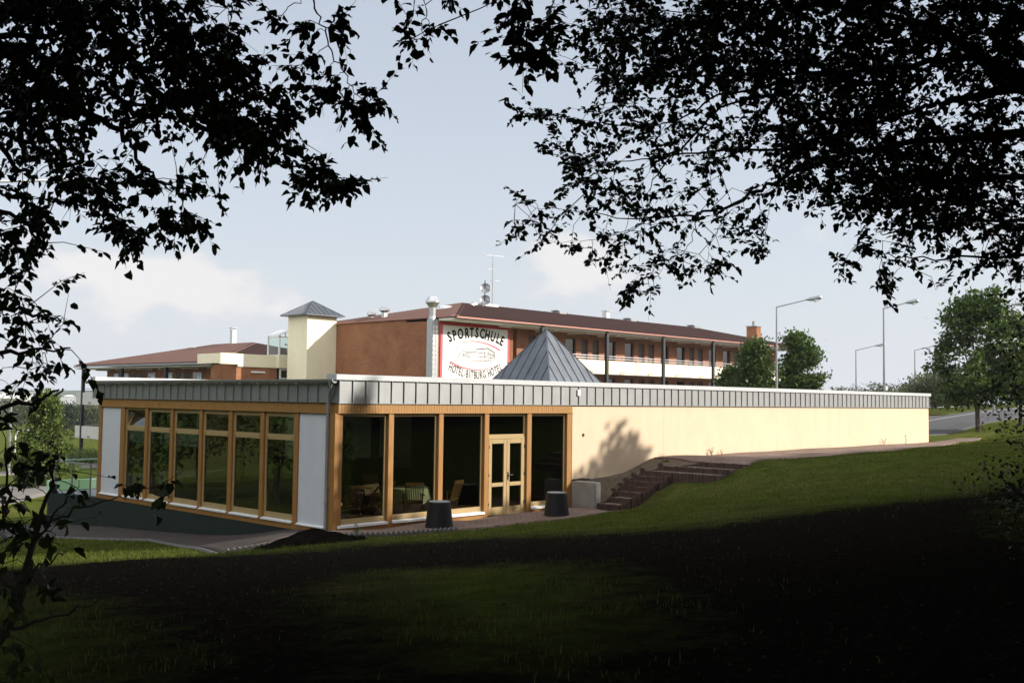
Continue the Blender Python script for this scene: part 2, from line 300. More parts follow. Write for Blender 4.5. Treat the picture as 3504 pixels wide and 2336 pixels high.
# ------------------------------------------------------------------ terrain heights
CP=[(-15.9,-21,1.66),(-13.5,-14.6,1.42),(-9.1,-18.85,1.7),(-11.4,-16.7,1.58),(-22,-26,2.0),(-4,-30,2.5),(10,-26,2.6),(25,-24,2.7),(-26,-14,.9),(-24,-4,.1),(-14,-6,.7),(-9,-4,.35),(-6,-1.5,.05),(-4.6,-7.5,.55),(-9,3,-.6),(-13,10,-1.3),(-20,10,-1.2),
(.94,-5.1,.3),(1.75,-9.1,.85),(4.3,-10.7,1.15),(7.4,-12.2,1.4),(12.5,-12.2,1.65),(20,-12,1.9),(30,-12,2.1),(5,-16,1.9),(-3,-14,1.35),
(0,-.6,0),(0,-2,0),(3,-.6,0),(3,-2,0),(6,-.6,0),(6,-2,0),(8.3,-.6,0),(8.5,-1.9,0),(-1.8,-.6,-.06),(5.5,-3.0,.12),(2.5,-3.1,.06),(8.7,-3.0,.2),(10,-3.2,.5),(11.2,-4.2,.95),(9,-6,.85),(5.5,-6,.6),
(4,3,-.6),(8,3,-.5),(4,9,-.9),(8,9,-.6),(8.4,.6,-.25),(4,.5,-.25),(1,.6,-.2),(9.3,-1.3,-.06),(10.2,-1.3,.12),(11,-1.5,.5),(12,-2,.9),(9.0,-.3,-.03),(10,-.3,.1),(11,-.3,.5),(12,-.4,.9),(12.8,-1,1.2),(11.9,-3.2,.85),(9.4,-2.3,.03),(10.6,-2.4,.46),(11.25,-2.7,.74),(-2.36,3,-.54),
(13.4,-.3,1.34),(13.4,-2.5,1.34),(13,-4.2,1.36),(15.5,-.4,1.34),(15.5,-3.6,1.36),(18.9,-.4,1.35),(18.9,-3.6,1.37),(24.4,-.4,1.36),(24.4,-3.5,1.38),(31,-.4,1.36),(31,-3,1.4),(37.4,-.4,1.36),(37,-2.6,1.42),(16,-7,1.75),(24,-7,1.85),(31,-7,1.95),
(40,2,1.36),(38,10,1.4),(39,20,1.5),(42,-5,1.95),(50,-5,2.4),(41.5,-.9,1.66),(44.9,-.68,1.9),(46,-1.9,2.15),(49.3,-2.45,2.27),(33,-5.5,1.88),(52.6,2.8,1.48),(48.5,2.2,1.5),(55,12,1.5),(62,18,1.8),(60,5,2.1),(72,8,2.75),(80,12,3.1),(62,-8,2.6),(48,25,1.8),(70,30,2.3),(95,20,3.1),(90,45,2.6),(120,40,2.9),(60,24,1.9),
(-.3,1.6,-.16),(-.3,7.6,-.83),(-.3,11.8,-1.04),(-.3,16.6,-1.35),(-3.0,.1,-.3),(-1.6,6.2,-.77),(-2.4,10.9,-1.07),(-3.5,16,-1.45),(-5,8,-1.05),(-6,4,-.6),(-6,13,-1.4),(2,22,-1.7),(-8,22,-1.9),
(5,29,-1.25),(9,36,-1.7),(14,48,-1.95),(22,60,-2.4),(24,42,-1.5),(24,60,-2.2),(12,25,-1.4),(24,25,0.5),(30,80,-2.6),(40,95,-2.7),(60,150,-3.2),(100,160,-3.2),(100,230,-3.8),(60,300,-4.5),(180,420,-4.8),(300,500,-4.5),(0,120,-3.2),(40,60,-1),(60,60,1),(90,80,1.5),(-60,40,-3),(-80,-40,0),(60,-40,3.5),(0,-80,4),(150,-30,4),(-60,200,-4),(300,200,1),(-200,500,-6),(300,700,-6),(700,400,-4),(600,0,0),(0,-400,5),(-400,0,-3),(1500,1500,-10),(3000,200,-10),(200,3000,-10),(-2000,-2000,0)]
CPA=np.array(CP)
def _phi(r): return np.sqrt(r*r+.6)
_n=len(CPA)
_K=_phi(np.hypot(CPA[:,None,0]-CPA[None,:,0],CPA[:,None,1]-CPA[None,:,1]))
_Am=np.zeros((_n+1,_n+1));_Am[:_n,:_n]=_K+0*np.eye(_n);_Am[:_n,_n]=1;_Am[_n,:_n]=1
_W=np.linalg.solve(_Am,np.append(CPA[:,2],0))
def T(x,y):
    x=np.asarray(x,float);y=np.asarray(y,float);sh=np.broadcast(x,y).shape
    xf=np.broadcast_to(x,sh).ravel();yf=np.broadcast_to(y,sh).ravel();o=np.empty(len(xf))
    for i in range(0,len(xf),20000):
        o[i:i+20000]=_phi(np.hypot(xf[i:i+20000,None]-CPA[:,0],yf[i:i+20000,None]-CPA[:,1]))@_W[:_n]+_W[_n]
    return o.reshape(sh)
def inpoly(x,y,poly):
    x=np.asarray(x);y=np.asarray(y);r=np.zeros(x.shape,bool);n=len(poly)
    for i in range(n):
        x0,y0=poly[i];x1,y1=poly[(i+1)%n]
        if y0==y1: continue
        c=((y0>y)!=(y1>y))&(x<(x1-x0)*(y-y0)/(y1-y0)+x0);r^=c
    return r
def pdist(x,y,poly):
    d=np.full(np.shape(x),1e9);n=len(poly)
    for i in range(n):
        a=np.array(poly[i],float);b=np.array(poly[(i+1)%n],float);ab=b-a
        t=np.clip(((x-a[0])*ab[0]+(y-a[1])*ab[1])/(ab@ab+1e-9),0,1)
        d=np.minimum(d,np.hypot(x-a[0]-t*ab[0],y-a[1]-t*ab[1]))
    return np.where(inpoly(x,y,poly),d,-d)
# bare soil in front, with grass tongues in it
SOIL=[(-14,3.2),(-8,2.2),(-5.68,.6),(-4.38,-1.8),(-2.77,-2.58),(-1.39,-2.0),(.96,-5.08),(.81,-7.94),(1.2,-9.6),(3.65,-10.99),(5.34,-12.97),(10.8,-12.9),(30,-14),(30,-60),(-40,-60),(-40,0)]
TONGUE=[[(-8.46,-10.97),(-6.27,-9.27),(-5.55,-10.4),(-4.95,-11.67),(-7.02,-14.33),(-9.39,-16.3),(-10.33,-16.43),(-11.17,-16.77),(-11.15,-15.99),(-11.0,-15.39),(-9.27,-12.43)],
 [(-10.4,-6.5),(-10.63,-9.13),(-11.85,-13.14),(-12.53,-14.68),(-16,-15),(-18,-4),(-12,-4)],[(-1,-16.2),(3,-15),(2,-18),(-3,-19.5),(-6,-19.6)]]
BANK=[(9.1,.3),(13.3,0.3),(13.2,-4.0),(11.5,-3.7),(11.3,-2.1),(9.1,-1.95)]
def grassmask(x,y):
    d=-pdist(x,y,SOIL)
    for t in TONGUE: d=np.maximum(d,pdist(x,y,t)*.9-.95)
    d=np.minimum(d,-pdist(x,y,BANK)*1.0)
    return d
n=380
uu=np.linspace(-1,1,n);sx=7.4*np.sinh(uu*6.7)
gx=sx[None,:]*np.ones((n,1));gy=(sx[:,None]-5)*np.ones((1,n))
gz=T(gx,gy)
far=np.hypot(gx,gy)
gz=gz+np.where((grassmask(gx,gy)<0)&(far<60),.02*np.sin(gx*7.1+gy*3)*np.sin(gy*6.3-gx*2),0)
vs=np.stack([gx,gy,gz],-1).reshape(-1,3)
idx=np.arange(n*n).reshape(n,n)
fs=np.stack([idx[:-1,:-1],idx[:-1,1:],idx[1:,1:],idx[1:,:-1]],-1).reshape(-1,4)
def npmesh(name,vs,fs,mats,parent=None,smooth=False,midx=None):
    me=bpy.data.meshes.new(name);vs=np.asarray(vs,np.float32);fs=np.asarray(fs,np.int32);k=fs.shape[1]
    me.vertices.add(len(vs));me.vertices.foreach_set('co',vs.ravel());me.loops.add(fs.size);me.loops.foreach_set('vertex_index',fs.ravel())
    me.polygons.add(len(fs));me.polygons.foreach_set('loop_start',np.arange(0,fs.size,k,dtype=np.int32))
    if not isinstance(mats,(list,tuple)): mats=[mats]
    for q in mats: me.materials.append(M[q] if isinstance(q,str) else q)
    if midx is not None: me.polygons.foreach_set('material_index',np.asarray(midx,np.int32))
    me.update(calc_edges=True);me.validate()
    if smooth: me.polygons.foreach_set('use_smooth',np.ones(len(fs),bool))
    o=bpy.data.objects.new(name,me);COL.objects.link(o)
    if parent is not None:
        o.parent=parent;off=Vector((0,0,0));q=parent
        while q is not None: off+=q.location;q=q.parent
        o.location=-off
    return o
# ground material: grass and dark soil by where each grows
gm=bpy.data.materials.new('ground_cover');gm.use_nodes=True;t=gm.node_tree;b=t.nodes['Principled BSDF'];b.inputs['Roughness'].default_value=.95;b.inputs['Specular IOR Level'].default_value=0
n_=t.nodes.new;l_=t.links.new
co=n_('ShaderNodeTexCoord');at=n_('ShaderNodeAttribute');at.attribute_name='grass'
def noise(sc,det=8,rough=.6):
    q=n_('ShaderNodeTexNoise');q.inputs['Scale'].default_value=sc;q.inputs['Detail'].default_value=det;q.inputs['Roughness'].default_value=rough;l_(co.outputs['Object'],q.inputs['Vector']);return q.outputs[0]
def ramp(f,stops):
    q=n_('ShaderNodeValToRGB');e=q.color_ramp.elements
    while len(e)<len(stops): e.new(.5)
    for k,(p,c) in enumerate(stops): e[k].position=p;e[k].color=(*c,1)
    l_(f,q.inputs[0]);return q.outputs[0]
def mixc_(f,a,c):
    q=n_('ShaderNodeMix');q.data_type='RGBA';l_(f,q.inputs['Factor']);l_(a,q.inputs[6]);l_(c,q.inputs[7]);return q.outputs[2]
grass=mixc_(noise(.35,5),ramp(noise(9,9,.75),[(.3,(.040,.066,.013)),(.55,(.085,.118,.024)),(.75,(.15,.17,.042))]),ramp(noise(22,8,.7),[(.3,(.056,.072,.014)),(.7,(.135,.142,.032))]))
dryf=ramp(noise(.28,6,.65),[(.45,(0,0,0)),(.68,(.75,.75,.75))])
grass=mixc_(dryf,grass,ramp(noise(7,8,.7),[(.3,(.060,.055,.018)),(.7,(.155,.135,.055))]))
gm_=n_('ShaderNodeMix');gm_.data_type='RGBA';gm_.blend_type='MULTIPLY';gm_.inputs['Factor'].default_value=1;l_(grass,gm_.inputs[6]);l_(ramp(noise(1.3,7,.7),[(.32,(.52,.58,.55)),(.6,(1.12,1.1,1.05))]),gm_.inputs[7]);grass=gm_.outputs[2]
soil=ramp(noise(14,10,.75),[(.3,(.0065,.0055,.0042)),(.55,(.0175,.0142,.0108)),(.75,(.045,.037,.029))])
ad=n_('ShaderNodeMath');ad.operation='MULTIPLY_ADD';l_(noise(2.2,9,.72),ad.inputs[0]);ad.inputs[1].default_value=3.4;ad.inputs[2].default_value=-1.7
a2=n_('ShaderNodeMath');a2.operation='ADD';l_(at.outputs['Fac'],a2.inputs[0]);l_(ad.outputs[0],a2.inputs[1])
mr_=n_('ShaderNodeMapRange');l_(a2.outputs[0],mr_.inputs[0]);mr_.inputs[1].default_value=-1.5;mr_.inputs[2].default_value=.9
l_(mixc_(mr_.outputs[0],soil,grass),b.inputs['Base Color'])
bp=n_('ShaderNodeBump');bp.inputs['Strength'].default_value=.9;bp.inputs['Distance'].default_value=.05;l_(noise(16,9,.75),bp.inputs['Height']);l_(bp.outputs[0],b.inputs['Normal'])
g=npmesh('ground',vs,fs,gm,smooth=True);tag(g,kind='structure')
att=g.data.attributes.new('grass','FLOAT','POINT');att.data.foreach_set('value',np.clip(grassmask(vs[:,0],vs[:,1]),-4,4).astype(np.float32))
def resample(pl,m):
    p=np.array(pl,float);s=np.r_[0,np.cumsum(np.hypot(*np.diff(p,axis=0).T))];q=np.linspace(0,s[-1],m)
    return np.stack([np.interp(q,s,p[:,k]) for k in range(p.shape[1])],-1)
def drape(name,a,b,matn,nl,nw,lift=.035,mat_i=None,thick=True):
    A_=resample(a,nl);B_=resample(b,nl);w=np.linspace(0,1,nw)[None,:,None]
    g_=(A_[:,None]*(1-w)+B_[:,None]*w);z=T(g_[...,0],g_[...,1])+lift
    top=np.concatenate([g_,z[...,None]],-1)
    vs=top.reshape(-1,3);idx=np.arange(nl*nw).reshape(nl,nw)
    fs=np.stack([idx[:-1,:-1],idx[1:,:-1],idx[1:,1:],idx[:-1,1:]],-1).reshape(-1,4)
    # skirt so that the slab has an edge
    loop=np.r_[idx[:,0],idx[-1,1:],idx[-2::-1,-1],idx[0,-2:0:-1]]
    low=vs[loop]-[0,0,.25];k=len(vs);m=len(loop)
    sk=np.array([(loop[i],k+i,k+(i+1)%m,loop[(i+1)%m]) for i in range(m)])
    o=npmesh(name,np.r_[vs,low],np.r_[fs,sk],matn);return tag(o,kind='structure')
def sweep(name,pl,w,h,matn,lift=.05,m=60,below=.25):
    p=resample(pl,m);d=np.gradient(p,axis=0);d/=np.linalg.norm(d,axis=1)[:,None];nn=np.stack([-d[:,1],d[:,0]],-1)
    z=T(p[:,0],p[:,1]);L_=p+nn*w/2;R_=p-nn*w/2
    vs=np.concatenate([np.c_[L_,z-below],np.c_[L_,z+lift],np.c_[R_,z+lift],np.c_[R_,z-below]],0)
    fs=[(k*m+i,k*m+i+1,(k+1)*m+i+1,(k+1)*m+i) for k in range(3) for i in range(m-1)]+[(0,m,2*m,3*m),(m-1,4*m-1,3*m-1,2*m-1)]
    return npmesh(name,vs,fs,matn)
tag(drape('front_path',[(-3.1,.3),(-2.0,-.85),(.76,-1.75),(2.2,-2.1),(5,-2.6),(8.9,-2.6)],[(-.05,-.02),(0.3,-.02),(2,-.02),(4,-.02),(6,-.02),(9.0,-.02)],'pave',60,14))
drape('lower_path',[(-3.09,.3),(-2.3,3),(-1.5,6.5),(-2.4,11.2),(-3.6,17)],[(-.07,.02),(-.07,3),(-.07,6.5),(-.07,11.2),(-.07,17)],'paved',60,12)
drape('upper_path',[(12.75,-4.0),(15.5,-3.75),(19,-3.6),(24.5,-3.6),(31,-2.9),(37,-2.3),(40,-1.7)],[(13.3,-.02),(16,-.02),(19,-.02),(24.5,-.02),(31,-.02),(37.5,-.02),(40,-.4)],'pave',90,14)
tag(sweep('path_kerb',[(-3.15,.3),(-2.36,3),(-1.56,6.5),(-2.46,11.2),(-3.66,17)],.05,.1,'kerbd',.055),kind='structure')
def hit(u,v,dmax=600):
    d=np.geomspace(3,dmax,2500);P=CAM[None]+ray(u,v)[None]*d[:,None];g_=T(P[:,0],P[:,1]);k=np.argmax(P[:,2]<g_)
    return P[k]
# road beyond the pavilion, laid where it stands in the world
drape('road',[(37.9,.3),(42,2.2),(50,4.4),(58,4.6),(70,3.5),(84,0),(110,-8)],[(44,26),(54,26),(64,26.5),(78,27),(98,25),(130,20)],'asph',60,30,.04)
drape('car_park',[(44,26.5),(54,26.5),(64,27),(78,27.5),(98,25.5),(130,20.5)],[(50,46),(62,46),(74,46),(90,46),(115,42),(150,36)],'asphp',50,16,.045)
tag(sweep('road_kerb',[(44,26.2),(54,26.2),(64,26.7),(78,27.2),(98,25.2),(130,20.2)],.22,.1,'kerb',.12),kind='structure')
tag(sweep('road_marking',[(42,8.5),(50,14),(60,17),(76,17.6),(96,15),(128,10)],.14,.1,'white',.052,below=.0),kind='structure')
tag(sweep('lane_edge',[(40,5.0),(47,8.4),(54,9.8),(64,9.8),(80,8.4),(110,2)],.12,.1,'kerb',.05,below=0),kind='structure')
drape('left_road',[(-6,24),(2,26),(9,30),(18,34)],[(-6,33),(3,36),(9,39),(18,42)],'asphp',40,12,.04)
drape('access_road',[(0,48),(14,52),(30,60),(60,66)],[(-2,54),(12,58),(28,66),(58,72)],'asphp',40,8,.04)
drape('far_road',[(20,236),(60,262),(110,250),(170,225)],[(20,244),(62,270),(112,258),(172,232)],'asphp',40,6,.06)
# ------------------------------------------------------------------ pavilion (low zinc and glass building in front)
PV=thing('glass_pavilion','long low pavilion with timber posts, tall windows, zinc fascia and cream rendered wall','building',(0,0,0))
XE,YE=37.4,13.5
# cream wall along the path, west end and rear
b=MB();b.box((9.08,0,-.6),(14.02,.3,3.15));b.box((14.026,0,-.6),(XE,.3,3.15));b.box((14.0,.004,-.6),(14.05,.2,3.14));b.box((XE-.3,.3,.6),(XE,YE,3.15));b.box((9.08,YE-.3,-1.2),(XE-.3,YE,3.15))
b.build('wall','cream',PV)
o=MB();o.tube([(9.62,-.012,2.19),(9.62,.05,2.19)],.055,14);o.build('vent_hole','black',PV)
o=MB();o.bev((9.22,-.10,3.42),(9.36,-.05,3.62),.01);o.box((9.25,-.104,3.46),(9.33,-.1,3.58));o.build('alarm_box','white',PV)
# fascia with standing seams, coping, roof
b=MB();b.box((-.05,-.05,3.14),(XE+.05,.1,3.73))
x=-.04
while x<XE: b.box((x-.008,-.085,3.145),(x+.008,-.05,3.72));x+=.425
b.box((-.06,-.062,3.125),(XE+.06,-.02,3.142))
b.build('fascia','zinc',PV,label='sunlit zinc fascia with standing seams along the front')
b=MB();b.box((-.06,.1,3.16),(.1,YE+.05,3.66));y=.35
while y<YE: b.box((-.095,y-.008,3.165),(-.06,y+.008,3.64));y+=.44
b.box((-.072,.05,3.145),(-.02,YE+.06,3.162))
b.build('fascia','zinc',PV)
b=MB();b.prism([(-.16,-.10,3.72),(-.16,.32,3.72),(-.16,.32,3.87),(-.16,-.10,3.855)],(XE+.26,0,0));b.build('coping','coping',PV)
b=MB();b.box((.02,YE+.05,3.70),(XE,YE+.42,3.87));b.box((-.02,YE+.03,3.66),(XE,YE+.44,3.70));b.build('coping','coping',PV)
b=MB();b.box((.1,.32,3.5),(XE,YE+.05,3.58));b.build('roof_deck','greytop',PV)
# gutter (half round) with bracket ends and downpipe
b=MB();n=9;pts=[(math.cos(math.pi*(k/(n-1))+math.pi)*.085,math.sin(math.pi*(k/(n-1))+math.pi)*.085) for k in range(n)]
for k in range(n-1):
    (a0,c0),(a1,c1)=pts[k],pts[k+1]
    b.prism([(-.16+a0,-.02,3.72+c0),(-.16+a1,-.02,3.72+c1),(-.16+a1*.93,-.02,3.72+c1*.93),(-.16+a0*.93,-.02,3.72+c0*.93)],(0,YE+.3,0))
b.prism([(-.16+p,-.03,3.72+q) for p,q in pts],(0,.012,0));b.prism([(-.16+p,YE+.28,3.72+q) for p,q in pts],(0,.012,0))
b.box((-.25,-.02,3.715),(-.235,YE+.28,3.735))
y=.8
while y<YE: b.box((-.255,y,3.63),(-.06,y+.03,3.65));y+=.9
b.build('gutter','galv',PV)
b=MB();b.tube([(-.16,.12,3.66),(-.16,.13,3.5),(-.13,.25,3.3),(-.13,.27,3.1),(-.13,.27,-.05)],[.075,.05,.045,.045,.045],12)
for z in (2.35,.95,.62): b.tube([(-.13,.27,z),(-.13,.27,z+.05)],.056,12);b.box((-.13,.26,z+.01),(-.02,.285,z+.035))
b.build('downpipe','galv',PV)
# friezes of vertical boards
b=MB();x=-.02;r_=random.Random(3)
while x<9.05:
    w=.098;d=r_.uniform(0,.004);b.box((x,-.022-d,2.905),(min(x+w-.008,9.06),.03,3.125));x+=w
b.box((-.02,-.012,2.905),(9.06,.05,3.125));b.box((-.04,-.035,2.88),(9.08,.08,2.905));b.build('frieze','frieze',PV)
b=MB();y=.0
while y<13.1:
    w=.098;d=r_.uniform(0,.004);b.box((-.022-d,y,2.90),(.03,y+w-.008,3.145));y+=w
b.box((-.012,0.02,2.90),(.04,13.15,3.145));b.box((-.035,.0,2.875),(.06,13.17,2.90));b.build('frieze','frieze',PV)
# posts of the front
PX=[(-.11,.035),(1.63,1.805),(3.41,3.585),(5.19,5.375),(6.99,7.19),(8.83,9.055)]
for k,(a,c) in enumerate(PX):
    b=MB();b.bev((a,-.005,-.15 if k else -.3),(c,.17,2.88),.008);b.build('post','post',PV)
def window_front(a,c,z0,z1,fr=.065,bot=.13,name='window'):
    f=MB();f.bev((a,.075,z0),(a+fr,.135,z1),.006);f.bev((c-fr,.075,z0),(c,.135,z1),.006);f.bev((a+fr,.078,z1-fr),(c-fr,.132,z1),.006);f.bev((a+fr,.078,z0),(c-fr,.132,z0+bot),.006)
    for xx in (a+.12,c-.12):
        pass
    o=f.build(name,'frame',PV)
    q=MB();q.box((a+fr-.01,.10,z0+bot-.01),(c-fr+.01,.106,z1-fr+.01));q.build('pane','glass',o)
    if bot>.1:
        for xx in (a+.14,c-.16): d=MB();d.box((xx,.068,z0+.05),(xx+.05,.078,z0+.066));d.build('drain_slot','black',o)
    return o
for a,c in ((.035,1.63),(1.805,3.41),(3.585,5.19),(7.19,8.83)):
    o=window_front(a+.005,c-.005,.10,2.865)
    s=MB();s.prism([(a-.01,-.045,.02),(a-.01,.13,.05),(a-.01,.13,.098),(a-.01,-.045,.075)],(c-a+.02,0,0));s.build('sill','white',o)
    s=MB();s.box((a,.0,-.2),(c,.16,.018));s.build('base_beam','post',PV)
window_front(5.38,6.985,2.20,2.865,.065,.065,'transom_window')
# double door
D=MB();D.bev((5.38,.06,-.02),(5.43,.14,2.2),.005);D.bev((6.935,.06,-.02),(6.985,.14,2.2),.005);D.bev((5.43,.06,2.13),(6.935,.14,2.2),.005);D.box((5.38,.03,-.05),(6.985,.16,-.005))
D=D.build('door_frame','frame',PV)
for k,(a,c) in enumerate(((5.435,6.178),(6.186,6.93))):
    d=MB();st=.125
    d.bev((a,.055,.0),(a+st,.115,2.125),.006);d.bev((c-st,.055,.0),(c,.115,2.125),.006)
    for z0,z1 in ((0,.17),(.76,.87),(2.0,2.125)): d.bev((a+st,.057,z0),(c-st,.113,z1),.006)
    d=d.build('door','frame',PV)
    q=MB();q.box((a+st-.01,.082,.165),(c-st+.01,.088,2.01));q.build('pane','glass',d)
    hg=MB();xx=a-.03 if k==0 else c-.0
    for z in (.22,1.05,1.86): hg=MB();hg.bev((xx-.01,.03,z),(xx+.045,.062,z+.09),.008);hg.build('hinge','black',d)
    if k==1:
        h=MB();h.bev((a+.03,.035,.93),(a+.07,.057,1.17),.006);h.tube([(a+.05,.05,1.08),(a+.05,0,1.08),(a+.19,-.005,1.08)],.011,8);h.build('handle','black',d)
# left face
b=MB();b.bev((-.005,.035,-.3),(.17,.5,2.88),.008);b.build('post','post',PV)
PYL=[(1.69,1.89),(3.28,3.46),(4.88,5.07),(6.49,6.66),(8.18,8.36),(9.76,9.95),(11.30,11.59),(12.91,13.13)]
for a,c in PYL: b=MB();b.bev((-.005,a,-.02),(.17,c,2.875),.008);b.build('post','post',PV)
for a,c in ((.5,1.69),(11.59,12.91)):
    b=MB();b.box((.03,a,.03),(.12,c,2.875));b.build('render_panel','panelw',PV)
    s=MB();s.prism([(-.04,a,.0),(.03,a,.03),(.03,a,.0)],(0,c-a,0));s.box((-.045,a,-.02),(.1,c,.004));s.build('sill','white',PV)
b=MB();b.box((-.012,.0,-.16),(.15,13.13,-.022));b.build('base_beam','post',PV)
WL=[(1.89,3.28),(3.46,4.88),(5.07,6.49),(6.66,8.18),(8.36,9.76),(9.95,11.30)]
for k,(a,c) in enumerate(WL):
    f=MB();fr=.06;a+=.004;c-=.004
    for y0,y1 in ((a,a+fr),(c-fr,c)): f.bev((.05,y0,.05),(.115,y1,2.87),.006)
    for z0,z1 in ((.05,.20),(2.13,2.25),(2.79,2.87)): f.bev((.053,a+fr,z0),(.112,c-fr,z1),.006)
    f=f.build('window','frame',PV)
    q=MB();q.box((.08,a+fr-.01,.19),(.086,c-fr+.01,2.14));q.build('pane','glassd',f)
    q=MB()
    if k==5:
        s=MB();s.bar((.09,a+fr+.03,2.27),(.33,a+fr+.03,2.74),.05);s.bar((.09,c-fr-.03,2.27),(.33,c-fr-.03,2.74),.05);s.bar((.33,a+fr,2.74),(.33,c-fr,2.74),.05);s.bar((.09,a+fr,2.27),(.09,c-fr,2.27),.05)
        sh=s.build('tilted_sash','frame',f,label='top sash tilted inwards')
        q.prism([(.09,a+fr+.03,2.27),(.33,a+fr+.03,2.74),(.336,a+fr+.03,2.74),(.096,a+fr+.03,2.27)],(0,c-a-2*fr-.06,0));q.build('pane','glass',f)
    else:
        s=MB();s.box((.058,a+fr,2.25),(.10,a+fr+.035,2.79));s.box((.058,c-fr-.035,2.25),(.10,c-fr,2.79));s.box((.058,a+fr+.035,2.25),(.10,c-fr-.035,2.285));s.box((.058,a+fr+.035,2.755),(.10,c-fr-.035,2.79));s.build('top_sash','frame',f)
        q.box((.08,a+fr+.03,2.28),(.086,c-fr-.03,2.76));q.build('pane','glassd',f)
    for yy in (a+.1,c-.12): d=MB();d.box((.044,yy,2.17),(.054,yy+.03,2.2));d.build('drain_slot','black',f)
    s=MB();s.prism([(-.05,a-.02,-.012),(.05,a-.02,.012),(.05,a-.02,.048),(-.05,a-.02,.028)],(0,c-a+.04,0));s.build('sill','white',f)
# plinth
b=MB();b.prism([(.0,.02,-.7),(.0,17.0,-2.2),(.0,17.0,-.26),(.0,13.13,-.165),(.0,.02,-.165)],(.22,0,0));b.build('plinth','plinth',PV)
# rooms behind the glass
b=MB();b.box((.17,.17,-.10),(9.08,13.2,-.03));b.build('floor','floorw',PV)
b=MB();b.box((.17,.17,2.95),(9.08,13.2,3.1));b.build('ceiling','room',PV)
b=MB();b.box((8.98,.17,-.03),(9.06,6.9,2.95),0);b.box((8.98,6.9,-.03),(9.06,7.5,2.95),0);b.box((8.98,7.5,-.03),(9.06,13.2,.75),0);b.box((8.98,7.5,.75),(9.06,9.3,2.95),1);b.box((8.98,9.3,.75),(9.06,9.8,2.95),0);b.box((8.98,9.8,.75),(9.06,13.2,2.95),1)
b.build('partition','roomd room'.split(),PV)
b=MB()
for k in range(6): x=.3+k*1.72;b.box((x,13.05,-.03),(x+.16,13.2,2.95))
b.box((.2,13.06,-.03),(9,13.19,.12));b.box((.2,13.06,2.7),(9,13.19,2.95));b.build('rear_frame','post',PV)
q=MB();q.box((.3,13.12,.1),(9,13.126,2.72));q.build('pane','glassc',PV)
b=MB();b.box((5.2,8.3,-.03),(8.9,8.8,1.08));b.box((5.1,8.25,1.08),(8.95,8.85,1.12));b.build('bar_counter','roomd',PV)
# pyramid on the roof
c=np.array([13.47,5.0]);a=1.85;za=5.97;zb=za-a*1.36
P_=[(c[0]-a,c[1]-a,zb),(c[0]+a,c[1]-a,zb),(c[0]+a,c[1]+a,zb),(c[0]-a,c[1]+a,zb),(c[0],c[1],za)]
b=MB();b.add(P_,[(0,1,4),(1,2,4),(2,3,4),(3,0,4),(3,2,1,0)])
def seams(b,p0,p1,ap,n,h=.03,w=.018):
    p0,p1,ap=map(lambda q:Vector(q),(p0,p1,ap));mid=(p0+p1)/2;nrm=(p1-p0).cross(ap-p0).normalized()
    if nrm.z<0: nrm=-nrm
    up=(ap-mid)
    for k in range(1,n):
        t=k/n;s=p0.lerp(p1,t);f=1-abs(2*t-1);e=s+up*f
        b.bar(s+nrm*h/2,e+nrm*h/2,w,h,up=nrm)
for i in range(4): seams(b,P_[i],P_[(i+1)%4],P_[4],9)
for i in range(4): b.bar(P_[i],P_[4],.05,.05)
b.build('pyramid_roof','zincdk',PV,label='dark zinc pyramid rooflight with diagonal seams')
# ------------------------------------------------------------------ terrace railing
TR=thing('terrace_railing','glass balustrade with pale green handrail on the terrace beside the pavilion','railing',(0,16.5,0))
b=MB();b.bar((-.02,16.55,.89),(-.02,13.6,.90),.05,.05);b.build('handrail','galv',TR)
b=MB();b.bar((-.02,16.55,.90),(9.0,16.55,.90),.10,.05);b.build('handrail','mint',TR,label='pale green rail')
for k in range(3):
    b=MB();y=16.5-k*1.42;b.box((.0,y-.025,-.25),(.04,y+.025,.87));b.build('baluster','galv',TR)
for k in range(2):
    b=MB();y=16.42-k*1.42;b.box((.01,y-1.3,-.12),(.022,y,.80));b.build('glass_panel','glassc',TR)
for k in range(1,6):
    b=MB();x=k*1.6;b.box((x-.02,16.52,-.25),(x+.02,16.56,.87));b.build('baluster','galv',TR)
b=MB();b.box((.1,13.5,-.4),(9,17,-.24));b.build('terrace_slab','greytop',TR)
b=MB();b.box((.22,16.95,-2.3),(9,17.2,-.24));b.build('terrace_wall','plinth',TR)
# ------------------------------------------------------------------ hotel, main wing
HT=thing('hotel_main_wing','long brick hotel wing with cream balconies, black columns and brown hipped roof','building',(29.5,28.4,1))
ZS=8.31
XW=29.5;YB=39.27;XR=75.5
b=MB();b.box((XW,28.47,1),(36.55,40,8.49));b.box((36.55,31.6,1),(XR-1,40,8.49));b.box((XW,40,1),(XR-1,41,8.49));
b.build('wall','brick',HT)
fw_=MB()
